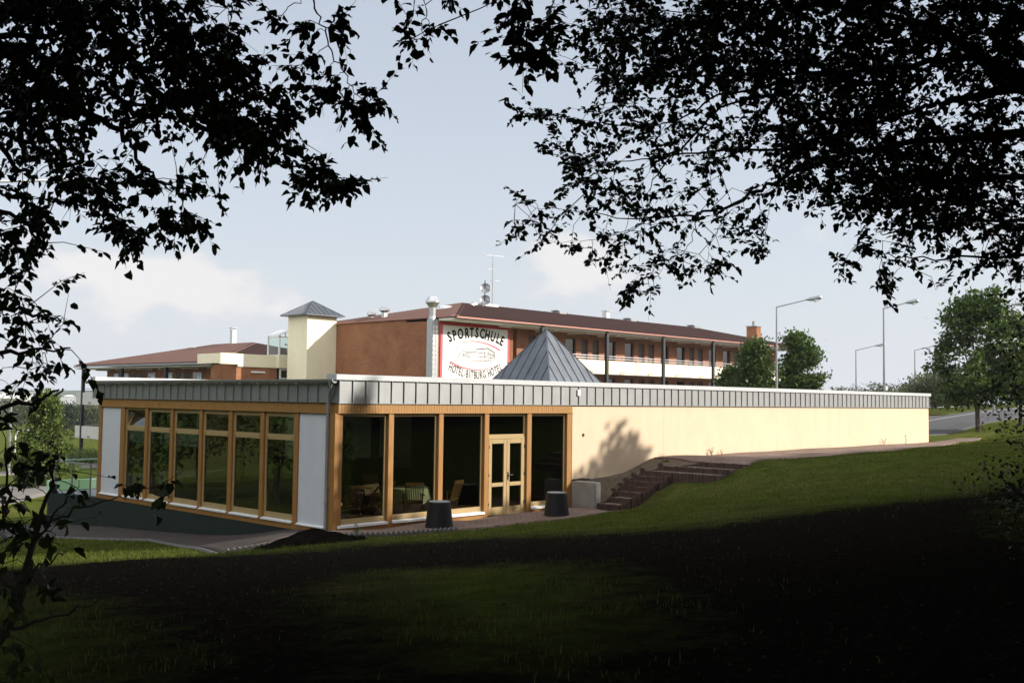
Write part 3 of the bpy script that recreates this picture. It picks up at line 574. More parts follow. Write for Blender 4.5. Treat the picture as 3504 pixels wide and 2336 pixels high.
# facade of the galleries with openings cut between brick piers
ops=[]
for k in range(-1,5):
    x0=43.05+7.29*k
    for a,c,kind in ((0,1.2,'w'),(1.85,2.65,'d'),(3.2,4.0,'d'),(4.95,6.1,'w')): ops.append((x0+a,x0+c,kind))
ops=[q for q in ops if q[0]>38.8 and q[1]<74]
X0=37.7;YF=29.2
for zb_,zt_,zh in ((5.3,7.93,8.31),(2.4,5.03,5.25)):
    x=X0
    for a,c,kd in ops:
        fw_.box((x,YF,zb_),(a,YF+.3,zh));fw_.box((a,YF,zt_),(c,YF+.3,zh));x=c
    fw_.box((x,YF,zb_),(74.5,YF+.3,zh))
fw_.box((X0,YF+.3,2.4),(X0+.3,31.6,8.31))
fw_.build('gallery_wall','brickl',HT)
for zb_,zt_ in ((5.33,7.93),(2.43,5.03)):
    for a,c,kd in ops:
        if kd=='w':
            f=MB();
            for p,q in ((a,a+.06),(c-.06,c)): f.box((p,YF+.14,zb_),(q,YF+.2,zt_))
            f.box((a+.06,YF+.14,zt_-.06),(c-.06,YF+.2,zt_));f.box((a+.06,YF+.14,zb_),(c-.06,YF+.2,zb_+.08));f=f.build('window','black',HT)
            q=MB();q.box((a+.05,YF+.165,zb_+.06),(c-.05,YF+.172,zt_-.05));q.build('pane','glassd',f)
            q=MB();nn=6
            for j in range(nn):
                p=a+.06+j*(c-a-.12)/nn
                if j in (0,1,3,5): q.box((p,YF+.24+.02*(j%2),zb_+.1),(p+(c-a-.12)/nn*.8,YF+.25+.02*(j%2),zt_-.1))
            q.build('curtain','curtain',f)
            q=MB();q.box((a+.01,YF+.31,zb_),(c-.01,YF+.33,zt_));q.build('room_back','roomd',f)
        else:
            d=MB();d.box((a,YF+.15,zb_),(c,YF+.2,zt_));d.box((a+.09,YF+.142,zb_+.12),(c-.09,YF+.151,zt_-.5));d=d.build('door','doorm',HT)
            h=MB();h.box((c-.12,YF+.1,zb_+1.0),(c-.08,YF+.15,zb_+1.14));h.build('handle','black',d)
# gallery floors, balconies, rails
for zf in (5.26,2.37):
    b=MB();b.box((36.56,27.25,zf),(XR-1,31.6,zf+.07));b.build('gallery_floor','conc',HT)
bp=[36.9,38.07]+[38.07+7.29*k for k in range(1,6)]
xs_=[38.2]
for k in range(5):
    p0=38.07+7.29*k+.16;pm=p0+3.55
    for a,c in ((p0,pm-.26),(pm,pm+3.3)):
        b=MB();b.box((a,27.08,5.26),(c,27.25,6.27));b.build('balcony_panel','creamh',HT)
        s=MB();x=(a+c)/2;s.tube([(x,27.08,5.46),(x,26.98,5.46)],.05,10);s.tube([(x,26.98,5.43),(x-.02,26.86,5.36)],[.06,.10],10);s.box((x+.12,27.0,5.46),(x+.16,27.08,5.56));s.build('spot_lamp','creamh',HT)
    b=MB();b.box((pm-.17,27.1,5.26),(pm-.09,27.2,6.24));b.build('balcony_mullion','white',HT)
    r=MB()
    for z in (6.42,6.60): r=MB();r.tube([(p0,27.16,z),(p0+6.95,27.16,z)],.025,8);r.build('rail','steelbr',HT)
    for x in (p0+.1,p0+1.8,p0+3.5,p0+5.2,p0+6.9): r=MB();r.box((x-.015,27.15,6.25),(x+.015,27.18,6.6));r.build('rail_post','roof',HT)
b=MB();b.box((36.6,27.1,5.26),(37.9,27.25,6.27));b.build('balcony_panel','creamh',HT)
r=MB()
for z in (6.42,6.60): r.tube([(36.6,27.16,z),(37.9,27.16,z)],.025,8)
r.build('rail','steelbr',HT)
for k in range(6):
    x=38.07+7.29*k;b=MB();b.bev((x-.13,27.0,1.0),(x+.13,27.24,8.62),.015);b.build('column','black',HT)
# eave: white soffit box, copper gutter, roof sheets with ribs
b=MB();b.box((XW,27.1,8.31),(XR,30,8.47));b.box((XW,30,8.33),(XR,31.7,8.46))
b.build('soffit','soffit',HT)
for k in range(10):
    b=MB();x=39.73+3.6*k;b.box((x-.1,27.35,8.17),(x+.1,29.2,8.31));b.build('soffit_beam','soffit',HT)
    l=MB();l.bev((x-.09,27.2,8.2),(x+.09,27.34,8.3),.02);l.build('soffit_lamp','white',HT)
b=MB();b.bev((34.6,27.6,8.2),(35.6,28.0,8.3),.02);b.build('soffit_lamp','white',HT)
def ribbed(b,p0,p1,q0,q1,pitch,h,m=0):
    """trapezoid-ribbed roof plane between eave p0->p1 and ridge q0->q1; ribs run up the slope"""
    p0,p1,q0,q1=[np.array(v,float) for v in (p0,p1,q0,q1)]
    e=(p1-p0);Lw=np.linalg.norm(e);e/=Lw
    nrm=np.cross(e,q0-p0);nrm/=np.linalg.norm(nrm)
    if nrm[2]<0:nrm=-nrm
    up=np.cross(nrm,e);hgt=np.dot(q0-p0,up)
    if hgt<0: up=-up;hgt=-hgt
    s0=np.dot(q0-p0,e);s1=np.dot(q1-p0,e)
    def top(s):
        if s<s0: return hgt*s/s0
        if s>s1: return hgt*(Lw-s)/(Lw-s1)
        return hgt
    s=0.0;prof=[]
    while s<Lw:
        for q in range(2):
            ds=pitch*q/2
            if s+ds<Lw-.001: prof.append((s+ds,h*q))
        s+=pitch
    prof.append((Lw,0));vs=[];fs=[]
    for s,z in prof:
        a=p0+e*s+nrm*z;t=top(s);vs+=[a,a+up*max(t,0.0)]
    for k in range(len(prof)-1): fs.append((2*k,2*k+2,2*k+3,2*k+1))
    b.add(vs,fs,m)
E1=(XW,26.95,8.50);E2=(XR,26.95,8.50);E3=(XR,41.4,8.50);E4=(XW,41.4,8.50);R1=(37.0,34.15,10.23);R2=(67.5,34.15,10.23)
b=MB();ribbed(b,E1,E2,R1,R2,.2,.15);ribbed(b,E4,E1,R1,R1,.2,.15);ribbed(b,E2,E3,R2,R2,.2,.15);ribbed(b,E3,E4,R2,R1,.2,.15)
RF=b.build('roof','roof',HT)
b=MB()
for p,q in ((E1,R1),(E2,R2),(R1,R2)):
    p=Vector(p)+Vector((0,0,.07));q=Vector(q)+Vector((0,0,.07));b.bar(p,q,.5 if p.z!=q.z else .3,.05)
b.build('ridge_cap','roofcap',RF)
b=MB();b.bar((XW+.1,26.9,8.50),(XR,26.9,8.50),.13,.10);b.bar((XW-.06,27,8.56),(XW-.06,39.2,8.56),.12,.08);b.build('gutter','gutterr',RF)
for x in (48,57.6,67.6):
    b=MB();z=10.23;b.bev((x-.45,33.7,z-.35),(x+.45,34.6,z+.22),.03);b.bar((x-.6,34.15,z+.30),(x+.75,34.15,z+.16),.75,.06);b.build('roof_vent','lampm',RF)
b=MB();b.box((58.4,37.4,9.6),(58.88,37.88,11.3));b.box((58.3,37.3,11.42),(58.98,37.98,11.46));[b.box((p,q,11.3),(p+.04,q+.04,11.42)) for p in (58.42,58.82) for q in (37.42,37.82)];b.build('metal_chimney','coping',RF)
p=py(2579,1118,36.);p[2]-=1.76;b=MB();b.box((p[0]-.45,p[1]-.6,8.6),(p[0]+.45,p[1]+.6,p[2]+1.75));ch=b.build('brick_chimney','brick',RF)
b=MB();b.box((p[0]-.52,p[1]-.67,p[2]+1.752),(p[0]+.52,p[1]+.67,p[2]+1.84));b.tube([(p[0],p[1],p[2]+1.8),(p[0],p[1],p[2]+2.35)],.16,10);b.build('chimney_cap','lampm',ch)
for q,w in ((28.6,.0),(30.0,.25)):
    pass
for (u,v,yy,s) in ((1272,1078,37.5,.55),(1316,1064,35.5,.6)):
    p=py(u,v,yy);z=p[2];b=MB();b.box((p[0]-.25*s,p[1]-.25*s,8.4),(p[0]+.25*s,p[1]+.25*s,z));b.lathe((p[0],p[1],z-.1),[(.35*s,0),(.62*s,.12),(.62*s,.25),(.4*s,.38)],8);b.build('vent_cowl','steelbr',RF)
p=py(1517,1052,33.0);b=MB();b.lathe((p[0],p[1],p[2]-.5),[(.7,0),(.62,.45),(.5,.62)],14);b.bev((p[0]-.2,p[1]-.5,p[2]-.3),(p[0]+1.0,p[1]+.3,p[2]+.1),.1);b.build('exhaust_cowl','coping',RF)
p=py(1629,1041,33.6)
b=MB();pts=[(math.cos(t)*.55,math.sin(t)*.55) for t in np.linspace(0,math.pi*.55,9)]
b.tube([(p[0]-.6+.55-c_,p[1],p[2]-.55+s_) for c_,s_ in pts],.2,12);b.tube([(p[0]-.6,p[1],p[2]-1.1),(p[0]-.6,p[1],p[2]-.5)],.21,12);b.build('bent_vent_pipe','steelbr',RF)
# flue on the brick wall
FLU=thing('exhaust_flue','square galvanised exhaust duct with cowl rising beside the large sign','flue',(29.2,28.8,1))
b=MB();b.bev((28.95,28.45,1.0),(29.48,29.0,8.4),.02);b.lathe((29.2,28.75,8.4),[(.28,0),(.22,.18),(.22,.8)],16);b.build('duct','galv',FLU)
b=MB();
for k in range(14): z=4.2+k*.3;b.box((28.99,28.43,z),(29.1,28.452,z+.18));b.box((29.25,28.43,z),(29.36,28.452,z+.18))
b.build('ladder_slots','steelbr',FLU)
b=MB();b.lathe((29.2,28.75,9.15),[(.22,0),(.46,.32),(.46,.42),(.30,.66),(.28,.7)],18);b.build('cowl','steelbr',FLU)
# antenna and dishes
q=py(1684.6,1044,33.9)
AM=thing('antenna_mast','thin aerial mast with crossbars on the hotel roof ridge','antenna',(q[0],q[1],9.8))
zt=py(1684.6,865,33.9)[2]
b=MB();b.tube([(q[0],q[1],9.8),(q[0],q[1],zt-.9),(q[0],q[1],zt)],[.05,.04,.02],8);b.bev((q[0]-1.5,q[1]-.4,9.9),(q[0]+.3,q[1]+.4,10.42),.02);b.build('mast','galv',AM)
for v,w0,w1 in ((875,-1.05,1.15),(923,-.95,.1),(960,.0,.8)):
    z=py(1684.6,v,33.9)[2];b=MB();b.bar((q[0]+w0,q[1],z),(q[0]+w1,q[1],z+.06),.035);b.bar((q[0]+w0*.8,q[1]-.25,z),(q[0]+w0*.8,q[1]+.25,z),.02);b.build('crossbar','galv',AM)
for v,lab in ((986,'upper round satellite dish on the hotel roof'),(1026,'lower round satellite dish on the hotel roof')):
    p=py(1661,v,33.3);o=thing('satellite_dish',lab,'satellite dish',tuple(p),'satellite dishes on the hotel roof')
    prof=[(r_q*.68,z_q*.68) for r_q,z_q in [(.02,.14),(.25,.11),(.45,.03),(.56,-.06),(.58,-.04),(.45,.06),(.25,.14),(.02,.17)]]
    b=MB();b.lathe((0,0,0),prof,22)
    RM=Vector((-.62,-.6,.28)).to_track_quat('Z','Y').to_matrix();b.v=[tuple(-(RM@Vector(v_))*1.0+Vector(p)) if False else tuple(RM@Vector((v_[0],v_[1],-v_[2]))+Vector(p)) for v_ in b.v]
    b.build('reflector','lampm',o)
    b=MB();b.tube([tuple(Vector(p)+Vector((.05,.1,-.95))),tuple(Vector(p)+Vector((.05,.1,.6 if v<1000 else 0)))],.035,8);b.bar(p,tuple(Vector(p)+RM@Vector((.3,-.4,.5))),.03);b.build('bracket','black',o)
# ------------------------------------------------------------------ stair tower
TW=thing('stair_tower','cream square stair tower with grey pyramid roof at the inner corner of the hotel','tower',(27,39.3,0))
x0,x1,y0,y1=26.97,29.49,39.27,41.6
b=MB();b.box((x0,y0,-1),(x1,y1,9.08));b.build('wall','creamh',TW)
a=.42;zE=9.06;P_=[(x0-a,y0-a,zE),(x1+a,y0-a,zE),(x1+a,y1+a,zE),(x0-a,y1+a,zE),((x0+x1)/2,(y0+y1)/2,10.15)]
b=MB();b.add(P_,[(0,1,4),(1,2,4),(2,3,4),(3,0,4),(3,2,1,0)]);[seams(b,P_[i],P_[(i+1)%4],P_[4],8,.035,.03) for i in range(4)];[b.bar(P_[i],P_[4],.06,.06) for i in range(4)]
b.box((x0-a,y0-a,zE-.05),(x1+a,y1+a,zE-.004));b.build('roof','zincdk',TW)
# glazed bay behind the tower
b=MB();xa,xb,ya,yb=27.06,29.4,42.77,45.4
yb=44.2
for p,q in ((xa,ya),(xb,ya),(xa,yb),(xb,yb)): b.box((p-.05,q-.05,6.25),(p+.05,q+.05,7.75))
for z in (6.25,7.60):
    b.bar((xa,ya,z),(xb,ya,z),.10);b.bar((xa,ya,z),(xa,yb,z),.10)
b.prism([(xa-.1,ya-.1,7.68),(xa-.1,yb,7.68),(xa+1.0,yb,8.12),(xa+1.0,ya-.1,8.12)],(0,0,.06));b.prism([(xa,ya,7.5),(xa+1,ya,7.5),(xa+1,ya,8.13),(xa,ya,7.69)],(0,.05,0)) if False else b.bar((xa+.5,ya,7.55),(xa+.5,ya,7.95),.08)
gb=b.build('glazed_bay','white',TW,label='white framed glazed bay')
b=MB();b.box((xa+.04,ya,6.3),(xb,ya+.01,7.58));b.box((xa,ya+.05,6.3),(xa+.01,yb,7.58));b.build('pane','glassc',gb)
b=MB();b.add([(27.5,ya-.01,7.05),(27.62,ya-.01,7.15),(27.60,ya-.01,6.98),(27.66,ya-.01,7.2)],[(0,1,2),(1,3,2)]);b.add([(27.53,ya-.01,6.75),(27.6,ya-.01,6.84),(27.58,ya-.01,6.72)],[(0,1,2)]);b.build('bird_decal','black',gb)
b=MB();b.box((xa-.1,ya-.15,5.33),(xb,46.3,6.24));b.build('cream_band','creamh',TW)
b=MB();
for z0,z1 in ((4.55,5.28),(3.6,4.45)):
    b.box((xa+.1,ya+.02,z0),(xa+.22,ya+.1,z1));b.box((xa+.9,ya+.02,z0),(xa+1.02,ya+.1,z1));b.box((xa+.22,ya+.02,z1-.1),(xa+.9,ya+.1,z1));b.box((xa+.22,ya+.02,z0),(xa+.9,ya+.1,z0+.1))
wb=b.build('window','white',TW);b=MB();b.box((xa+.2,ya+.06,3.6),(xa+.92,ya+.07,5.2));b.build('pane','glassd',wb)
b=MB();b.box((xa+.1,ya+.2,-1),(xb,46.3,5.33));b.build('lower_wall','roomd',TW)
# ------------------------------------------------------------------ hotel, side wing
SW=thing('hotel_side_wing','lower brick hotel wing with dark columns, galleries and reddish roof behind the pavilion','building',(24,46,-2))
YS=42.9
b=MB();b.box((25.9,46.4,-2.4),(40,67.3,5.45));b.build('wall','brick',SW)
X1,X2,X3=[py(*f_,YS)[0] for f_ in ((755.8,1208),(815.1,1210),(828.5,1250))]
for a_,b_ in (((X1,YS,5.50),(X2,YS+.3,6.26)),((X2+.002,YS-.004,5.34),(27.0,YS+.3,6.24)),((X1,YS+.3,5.55),(X1+.25,46.0,6.24))):
    b=MB();b.box(a_,b_);b.build('cream_band','creamh',SW)
b=MB();b.box((X2-.05,YS+.1,-2.4),(27.05,YS+3.5,5.5));b.build('end_wall','brick',SW)
b=MB();x_=py(859.8,1277,YS)[0];b.bev((x_,YS-.02,4.93),(x_+1.15,YS+.1,5.05),.02);b.build('strip_lamp','white',SW)
for y in (46.4,53.5,60.8,67.9):
    b=MB();b.bev((23.95,y-.13,-2.4),(24.2,y+.13,5.65),.015);b.build('column','black',SW)
for z in (2.37,-.51):
    for y in (46.5,53.65,60.95):
        b=MB();b.box((24.0,y,z),(24.15,y+6.85 if y<60 else 68.9,z+1.04));b.build('balcony_panel','panelg',SW)
        r=MB();[r.tube([(24.07,y,z+zz),(24.07,y+7,z+zz)],.025,6) for zz in (1.18,1.36)];[r.box((24.05,y+q-.015,z+1.0),(24.08,y+q+.015,z+1.36)) for q in (.2,2.4,4.6,6.8)];r.build('rail','black',SW)
        for q in (1.75,5.3):
            l=MB();l.tube([(24.0,y+q,z+.2),(23.86,y+q,z+.16)],[.05,.09],8);l.build('spot_lamp','lampm',SW)
    b=MB();b.box((24.0,68.92,z),(26.5,69.05,z+1.04));b.build('balcony_panel','panelg',SW)
    b=MB();b.box((24.16,46.2,z),(25.9,68.9,z+.1));b.build('gallery_floor','conc',SW)
LW=[(67.2,67.25,0),(67.35-.1,67.3,0),(65.0,65.9,1),(63.2,64.0,1),(62.0,62.7,0),(60.5,61.3,0),(58.6,59.8,1),(55.8,56.6,1),(54.6,55.3,0),(53.2,54.0,0),(51.3,52.6,1),(48.5,49.6,1),(47.1,47.9,0)]
for zb_ in (2.45,-.42):
    for a,c,kd in LW[2:]:
        f=MB();x=25.895
        if kd:
            f.box((x-.03,a,zb_),(x,c,zb_+2.62));f=f.build('window','black',SW)
            q=MB();m_=(a+c)/2;[q.box((x-.045,a+p,zb_+.1),(x-.031,a+p+.24,zb_+2.4)) for p in (.10,.45)];q.build('curtain','wall_w',f)
            q=MB();q.box((x-.055,a,zb_),(x-.05,c,zb_+2.62));q.build('pane','glassc',f)
        else:
            f.box((x-.03,a,zb_),(x,c,zb_+2.62));f.build('door','black',SW)
b=MB();b.box((23.8,46.0,5.42),(25.95,69,5.52));b.build('soffit','soffit',SW)
for k in range(6):
    l=MB();y=47.8+3.65*k;l.bev((24.3,y-.1,5.28),(25.6,y+.1,5.42),.02);l.build('soffit_lamp','soffit',SW)
E1=(23.5,45.9,5.66);E2=(23.5,68.3,5.66);E3=(40.6,68.3,5.66);E4=(40.6,45.9,5.66);R1=(32.0,53.9,7.62);R2=(32.0,60.0,7.62)
b=MB();ribbed(b,E2,E1,R2,R1,.2,.15);ribbed(b,E1,E4,R1,R1,.2,.15);ribbed(b,E4,E3,R1,R2,.2,.15);ribbed(b,E3,E2,R2,R2,.2,.15)
RS=b.build('roof','roof',SW)
b=MB()
for p,q in ((E1,R1),(E2,R2),(R1,R2)): b.bar(Vector(p)+Vector((0,0,.07)),Vector(q)+Vector((0,0,.07)),.5 if p[2]!=q[2] else .3,.05)
b.build('ridge_cap','roofcap',RS)
b=MB();b.bar((23.45,45.9,5.62),(23.45,68.4,5.62),.14,.12);b.build('gutter','lampm',RS)
b=MB();b.box((31.8,56.8,7.2),(32.2,57.2,8.9));b.box((31.7,56.7,9.04),(32.3,57.3,9.08));[b.box((p,q,8.9),(p+.04,q+.04,9.04)) for p in (31.82,32.14) for q in (56.82,57.14)];b.build('metal_chimney','coping',RS)
b=MB();b.bev((33.0,49.6,6.7),(35.4,50.6,7.25),.03);b.bar((32.8,50.1,7.5),(35.0,50.1,7.3),.9,.05);b.bar((34.2,50.1,7.25),(36.3,50.1,7.1),.9,.05);b.build('roof_vent','lampm',RS)
p=px(650,1188,32)if False else (30.9,61.2,7.35);b=MB();b.bev((p[0]-.5,p[1]-.6,p[2]-.2),(p[0]+.5,p[1]+.6,p[2]+.12),.05);b.build('roof_vent','coping',RS)
# ------------------------------------------------------------------ the large painted sign
SG=thing('painted_sign','big white wall sign lettered Sportschule and Hotel Bitburg with red border','sign',(33,28.4,4))
YG=28.40
FS=lambda a,c,y=YG: py(1480+a*.15940,1070+c*.15944,y)
c1=FS(180,190);c2=FS(1655,315);xl,xr=c1[0],c2[0];zt=8.26;zl=3.2;bw=.20
b=MB();b.box((xl+bw,YG,zl),(xr-bw,28.468,zt-bw));b.build('board','signw',SG)
b=MB();b.box((xl,YG-.002,zt-bw),(xr,28.468,zt));b.build('border','red',SG)
for q_ in (xl,xr-bw): b=MB();b.box((q_,YG-.002,zl),(q_+bw,28.468,zt-bw));b.build('border','redl',SG)
def glyph(ch,size,bold=0.0):
    cu=bpy.data.curves.new('glyph','FONT');cu.body=ch;cu.size=size;cu.offset=bold;cu.extrude=.006;cu.align_x='CENTER';cu.resolution_u=4
    o=bpy.data.objects.new('glyph',cu);COL.objects.link(o);dg=bpy.context.evaluated_depsgraph_get();dg.update()
    me=o.evaluated_get(dg).to_mesh();v=[tuple(p.co) for p in me.vertices];f=[tuple(p.vertices) for p in me.polygons];o.evaluated_get(dg).to_mesh_clear()
    bpy.data.objects.remove(o);bpy.data.curves.remove(cu);return v,f
def letters(name,spec,size,matn,bold,wx=1.0,serif=0):
    b=MB()
    for ch,a,c,rot in spec:
        p=FS(a,c);v,f=glyph(ch,size,bold);r=R(rot);vs=[]
        for x,y,z in v:
            x*=wx;X=x*math.cos(r)-y*math.sin(r);Z=x*math.sin(r)+y*math.cos(r);vs.append((p[0]+X,YG-.008-z,p[2]+Z))
        b.add(vs,f)
        if serif:
            for (xx,yy) in {'S':[], 'P':[(-.13,0)],'O':[],'R':[(-.14,0),(.14,0)],'T':[(0,0)],'C':[],'H':[(-.15,0),(.15,0),(-.15,.70),(.15,.70)],'U':[(-.15,.70),(.15,.70)],'L':[(-.11,0),(-.11,.70)],'E':[(-.11,0),(-.11,.70)]}.get(ch,[]):
                x,y=xx*size,yy*size;X=x*math.cos(r)-y*math.sin(r);Z=x*math.sin(r)+y*math.cos(r);l=.10*size
                b.bar((p[0]+X-l*math.cos(r),YG-.009,p[2]+Z-l*math.sin(r)),(p[0]+X+l*math.cos(r),YG-.009,p[2]+Z+l*math.sin(r)),.012,.03)
    return b.build(name,matn,SG)
letters('lettering',[('S',395,612,24),('P',490,578,17),('O',612,550,11),('R',742,533,5),('T',842,528,1),('S',946,530,-4),('C',1056,545,-9),('H',1160,570,-13),('U',1275,605,-17),('L',1385,645,-20),('E',1462,690,-24)],.92,'ink',.03,.70,1)
letters('lettering',[('H',362,1232,-24),('O',440,1280,-21),('T',508,1308,-17),('E',570,1336,-14),('L',630,1358,-11),('.',680,1345,0),('B',738,1388,-5),('I',792,1396,-3),('T',846,1402,-1),('B',910,1410,2),('U',975,1412,4),('R',1045,1405,6),('G',1115,1396,9),('.',1168,1355,0),('H',1228,1370,14),('O',1300,1338,17),('T',1372,1300,20),('E',1425,1268,22),('L',1480,1232,24)],.72,'inkg',.013,.58)
def strokepath(name,pts,w,matn):
    b=MB();P=[FS(a,c,YG-.006) for a,c in pts]
    # smooth the drawn curve
    t=np.linspace(0,1,len(P));tt=np.linspace(0,1,40);Q=np.stack([np.interp(tt,t,[p[k] for p in P]) for k in range(3)],-1)
    for _ in range(6): Q[1:-1]=(Q[:-2]+2*Q[1:-1]+Q[2:])/4
    ww=np.interp(tt,np.linspace(0,1,len(w)),w)
    d=np.gradient(Q,axis=0);nn=np.stack([-d[:,2],0*d[:,0],d[:,0]],-1);nn/=np.linalg.norm(nn,axis=1)[:,None]
    A_=Q+nn*ww[:,None]/2;B_=Q-nn*ww[:,None]/2;k=len(Q)
    F0=[(i,i+1,k+i+1,k+i) for i in range(k-1)]
    off=np.array([0,-.006,0]);vs=np.r_[A_,B_,A_+off,B_+off]
    fs=[tuple(q) for q in F0]+[tuple(x+2*k for x in q[::-1]) for q in F0]+[(i,2*k+i,2*k+i+1,i+1) for i in range(k-1)]+[(k+i,k+i+1,3*k+i+1,3*k+i) for i in range(k-1)]
    b.add(vs,fs);return b.build(name,matn,SG)
strokepath('red_arc',[(405,712),(520,660),(640,625),(800,608),(960,615),(1120,650),(1290,710),(1450,805)],[.012,.03,.05,.07,.09,.12],'redl')
strokepath('red_arc',[(375,1048),(480,1105),(620,1165),(760,1205),(920,1228),(1080,1222),(1250,1185),(1440,1120)],[.11,.09,.08,.07,.05,.012],'redl')
b=MB()
def sk(pts,w=.02):
    for p,q in zip(pts[:-1],pts[1:]): b.bar(FS(*p,YG-.005),FS(*q,YG-.005),.012,w,up=(0,0,1))
sk([(930,788),(1180,762),(1320,850)],.07)
for l in ([(470,800),(560,788)],[(600,798),(760,840),(950,830)],[(700,850),(760,862),(940,850),(1010,860)],[(690,880),(800,895)],[(1000,860),(1190,868),(1330,915)],[(930,950),(1180,950),(1350,985)],[(1180,890),(1340,940)],[(820,890),(830,945)],[(885,895),(885,945)],[(1030,905),(1050,945)],[(1120,820),(1115,940)],[(1190,800),(1210,860)],[(1185,975),(1250,985),(1250,1030)],[(800,1025),(1330,1040)],[(640,905),(800,925)],[(640,930),(820,950)],[(1010,850),(1000,862)],[(1030,990),(1045,1025)],[(1110,1010),(1145,1025)],[(1330,850),(1330,985)],[(1385,830),(1385,900)]): sk(l,.03)
rr_=random.Random(5)
for k in range(60):
    a=rr_.gauss(570,70);c=rr_.gauss(900,50);d=rr_.uniform(5,18);t=rr_.uniform(0,3.1);sk([(a,c),(a+d*math.cos(t),c+d*math.sin(t))],.032)
for k in range(60):
    a=rr_.uniform(1020,1380);c=rr_.uniform(840,1030);sk([(a,c),(a+rr_.uniform(4,18),c+rr_.uniform(-3,6))],.026)
b.build('building_drawing','inkg',SG)
# ------------------------------------------------------------------ steps, kerb block, pots
ST=thing('garden_steps','flight of dark red stone steps climbing beside the cream wall','steps',(10,-1.3,0))
fx=[9.12,9.70,10.25,10.60,10.86,11.15,11.45,12.10,12.75]
yl=[-.97,-.97,-.75,-.75,-.78,-.88,-1.0,-1.25,-2.2];yr=[-1.82,-1.8,-1.8,-1.85,-2.0,-2.0,-3.67,-3.75,-4.0]
r_=random.Random(11)
for k in range(9):
    z=(k+1)*.15;x=fx[k];b=MB();y=yl[k]
    while y>yr[k]+.02:
        w=min(r_.uniform(.10,.14),y-yr[k]);dx=r_.uniform(-.012,.012)
        b.bev((x+dx,y-w+.006,z-.42),(x+.13+dx,y,z+r_.uniform(-.008,.008)),.012);y-=w
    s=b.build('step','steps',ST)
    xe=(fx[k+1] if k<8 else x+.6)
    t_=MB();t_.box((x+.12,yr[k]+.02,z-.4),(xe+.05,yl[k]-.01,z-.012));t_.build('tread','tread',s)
    # low stub posts holding the side of the flight
    if k<6:
        b=MB()
        for j in range(2):
            xx=x+.05+j*.22;b.bev((xx,yr[k]-.14,z-.5),(xx+.13,yr[k]-.015,z+.06+.07*j+r_.uniform(-.02,.02)),.015)
        b.build('side_stub','steps',s)
    if k in (2,3,4,5,6,7):
        b=MB();b.bev((x+.0,yl[k]+.01,z-.4),(x+.13,yl[k]+.14,z+.08),.015);b.build('side_stub','steps',s)
tag(sweep('path_edge',[(13.3,-.15),(13.25,-1.0),(13.0,-2.3)],.10,.1,'steps',.075,m=14),kind='structure')
# soil bank between the wall and the steps
nx_=26;xb_=np.linspace(9.34,13.35,nx_);zw=np.interp(xb_,[9.1,10.27,11.0,11.8,12.6,13.3],[.78,.80,.84,.92,1.14,1.34]);ys_=np.interp(xb_,[9.3,9.7,10.25,10.9,11.45,12.1,12.75,13.35],[-.93,-.93,-.72,-.74,-.95,-1.2,-2.1,-2.3]);zs_=np.interp(xb_,[9.3,9.7,10.25,10.6,11.15,11.45,12.1,12.75,13.35],[.12,.22,.42,.55,.85,.98,1.12,1.27,1.33])
vs=[];ny_=9
for x,zw_,y_,z_ in zip(xb_,zw,ys_,zs_):
    for j in range(ny_): f=j/(ny_-1);vs.append((x,.02+(y_-.02)*f,zw_+(z_-zw_)*f**1.2+.03*math.sin(x*9+j*2)*math.sin(math.pi*f)))
    vs.append((x,y_-.02,-.3))
ny_+=1;b=MB();b.add(vs,[(i*ny_+j,i*ny_+j+1,(i+1)*ny_+j+1,(i+1)*ny_+j) for i in range(nx_-1) for j in range(ny_-1)]+[tuple(range(ny_-1,-1,-1))]);M['bank']=mat('sandy_soil',(.10,.075,.05),1,bump=.8,bscale=14,var=.35,vscale=4)
tag(b.build('soil_bank','bank',smooth=False),kind='structure')
BK=MB();BK.bev((9.06,-.95,-.4),(9.36,-.0,.775),.03)
tag(BK.build('retaining_block','conc'),'rounded grey concrete block against the wall at the foot of the steps','retaining wall')
b=MB();b.bar((9.1,-.03,.80),(9.55,-.10,.83),.10,.04);b.bar((9.35,-.04,.81),(9.9,-.06,.80),.05,.02)
tag(b.build('drain_strip','black'),'torn dark plastic strip lying on top of the grey block','plastic strip')
for (x,y,lab) in ((2.16,-1.42,'black tapered pot standing upside down in front of the second window bay'),(6.42,-1.68,'black tapered pot standing upside down near the door and grey block')):
    o=thing('tapered_pot',lab,'pot',(x,y,float(T(x,y))),'upturned black pots on the paving');z=float(T(x,y))
    b=MB();b.lathe((x,y,z-.03),[(.365,0),(.36,.05),(.285,.68),(.275,.70)],32);b.build('body','blackp',o,smooth=False)
    b=MB();b.lathe((x,y,z+.668),[(.268,0),(.268,.012)],32);b.build('lid','greytop',o)
# soil heap
n_u,n_v=26,14;vs=[];cx_,cy_=-1.75,-1.35
for i in range(n_v):
    for j in range(n_u):
        r=i/(n_v-1);a=2*math.pi*j/n_u;rx=1.35*r*(1+.15*math.sin(3*a));ry=.75*r*(1+.12*math.cos(2*a+1))
        x=cx_+rx*math.cos(a+.9)-ry*math.sin(a+.9)*0+ry*math.sin(a)*.2;y=cy_+ry*math.sin(a)+rx*math.cos(a)*.25
        h=.23*math.exp(-2.2*r*r)*(1+.35*math.sin(2*a+1)*r)+.035*math.sin(7*a+5*r)*(1-r)+.02*math.sin(13*a-9*r);vs.append((x,y,float(T(x,y))+h-(.12 if i==n_v-1 else -.03)))
fs=[(i*n_u+j,i*n_u+(j+1)%n_u,(i+1)*n_u+(j+1)%n_u,(i+1)*n_u+j) for i in range(n_v-1) for j in range(n_u)]
b=MB();b.add(vs,fs);tag(b.build('soil_heap','soil',smooth=True),'low heap of dark soil at the edge of the paving','soil heap')
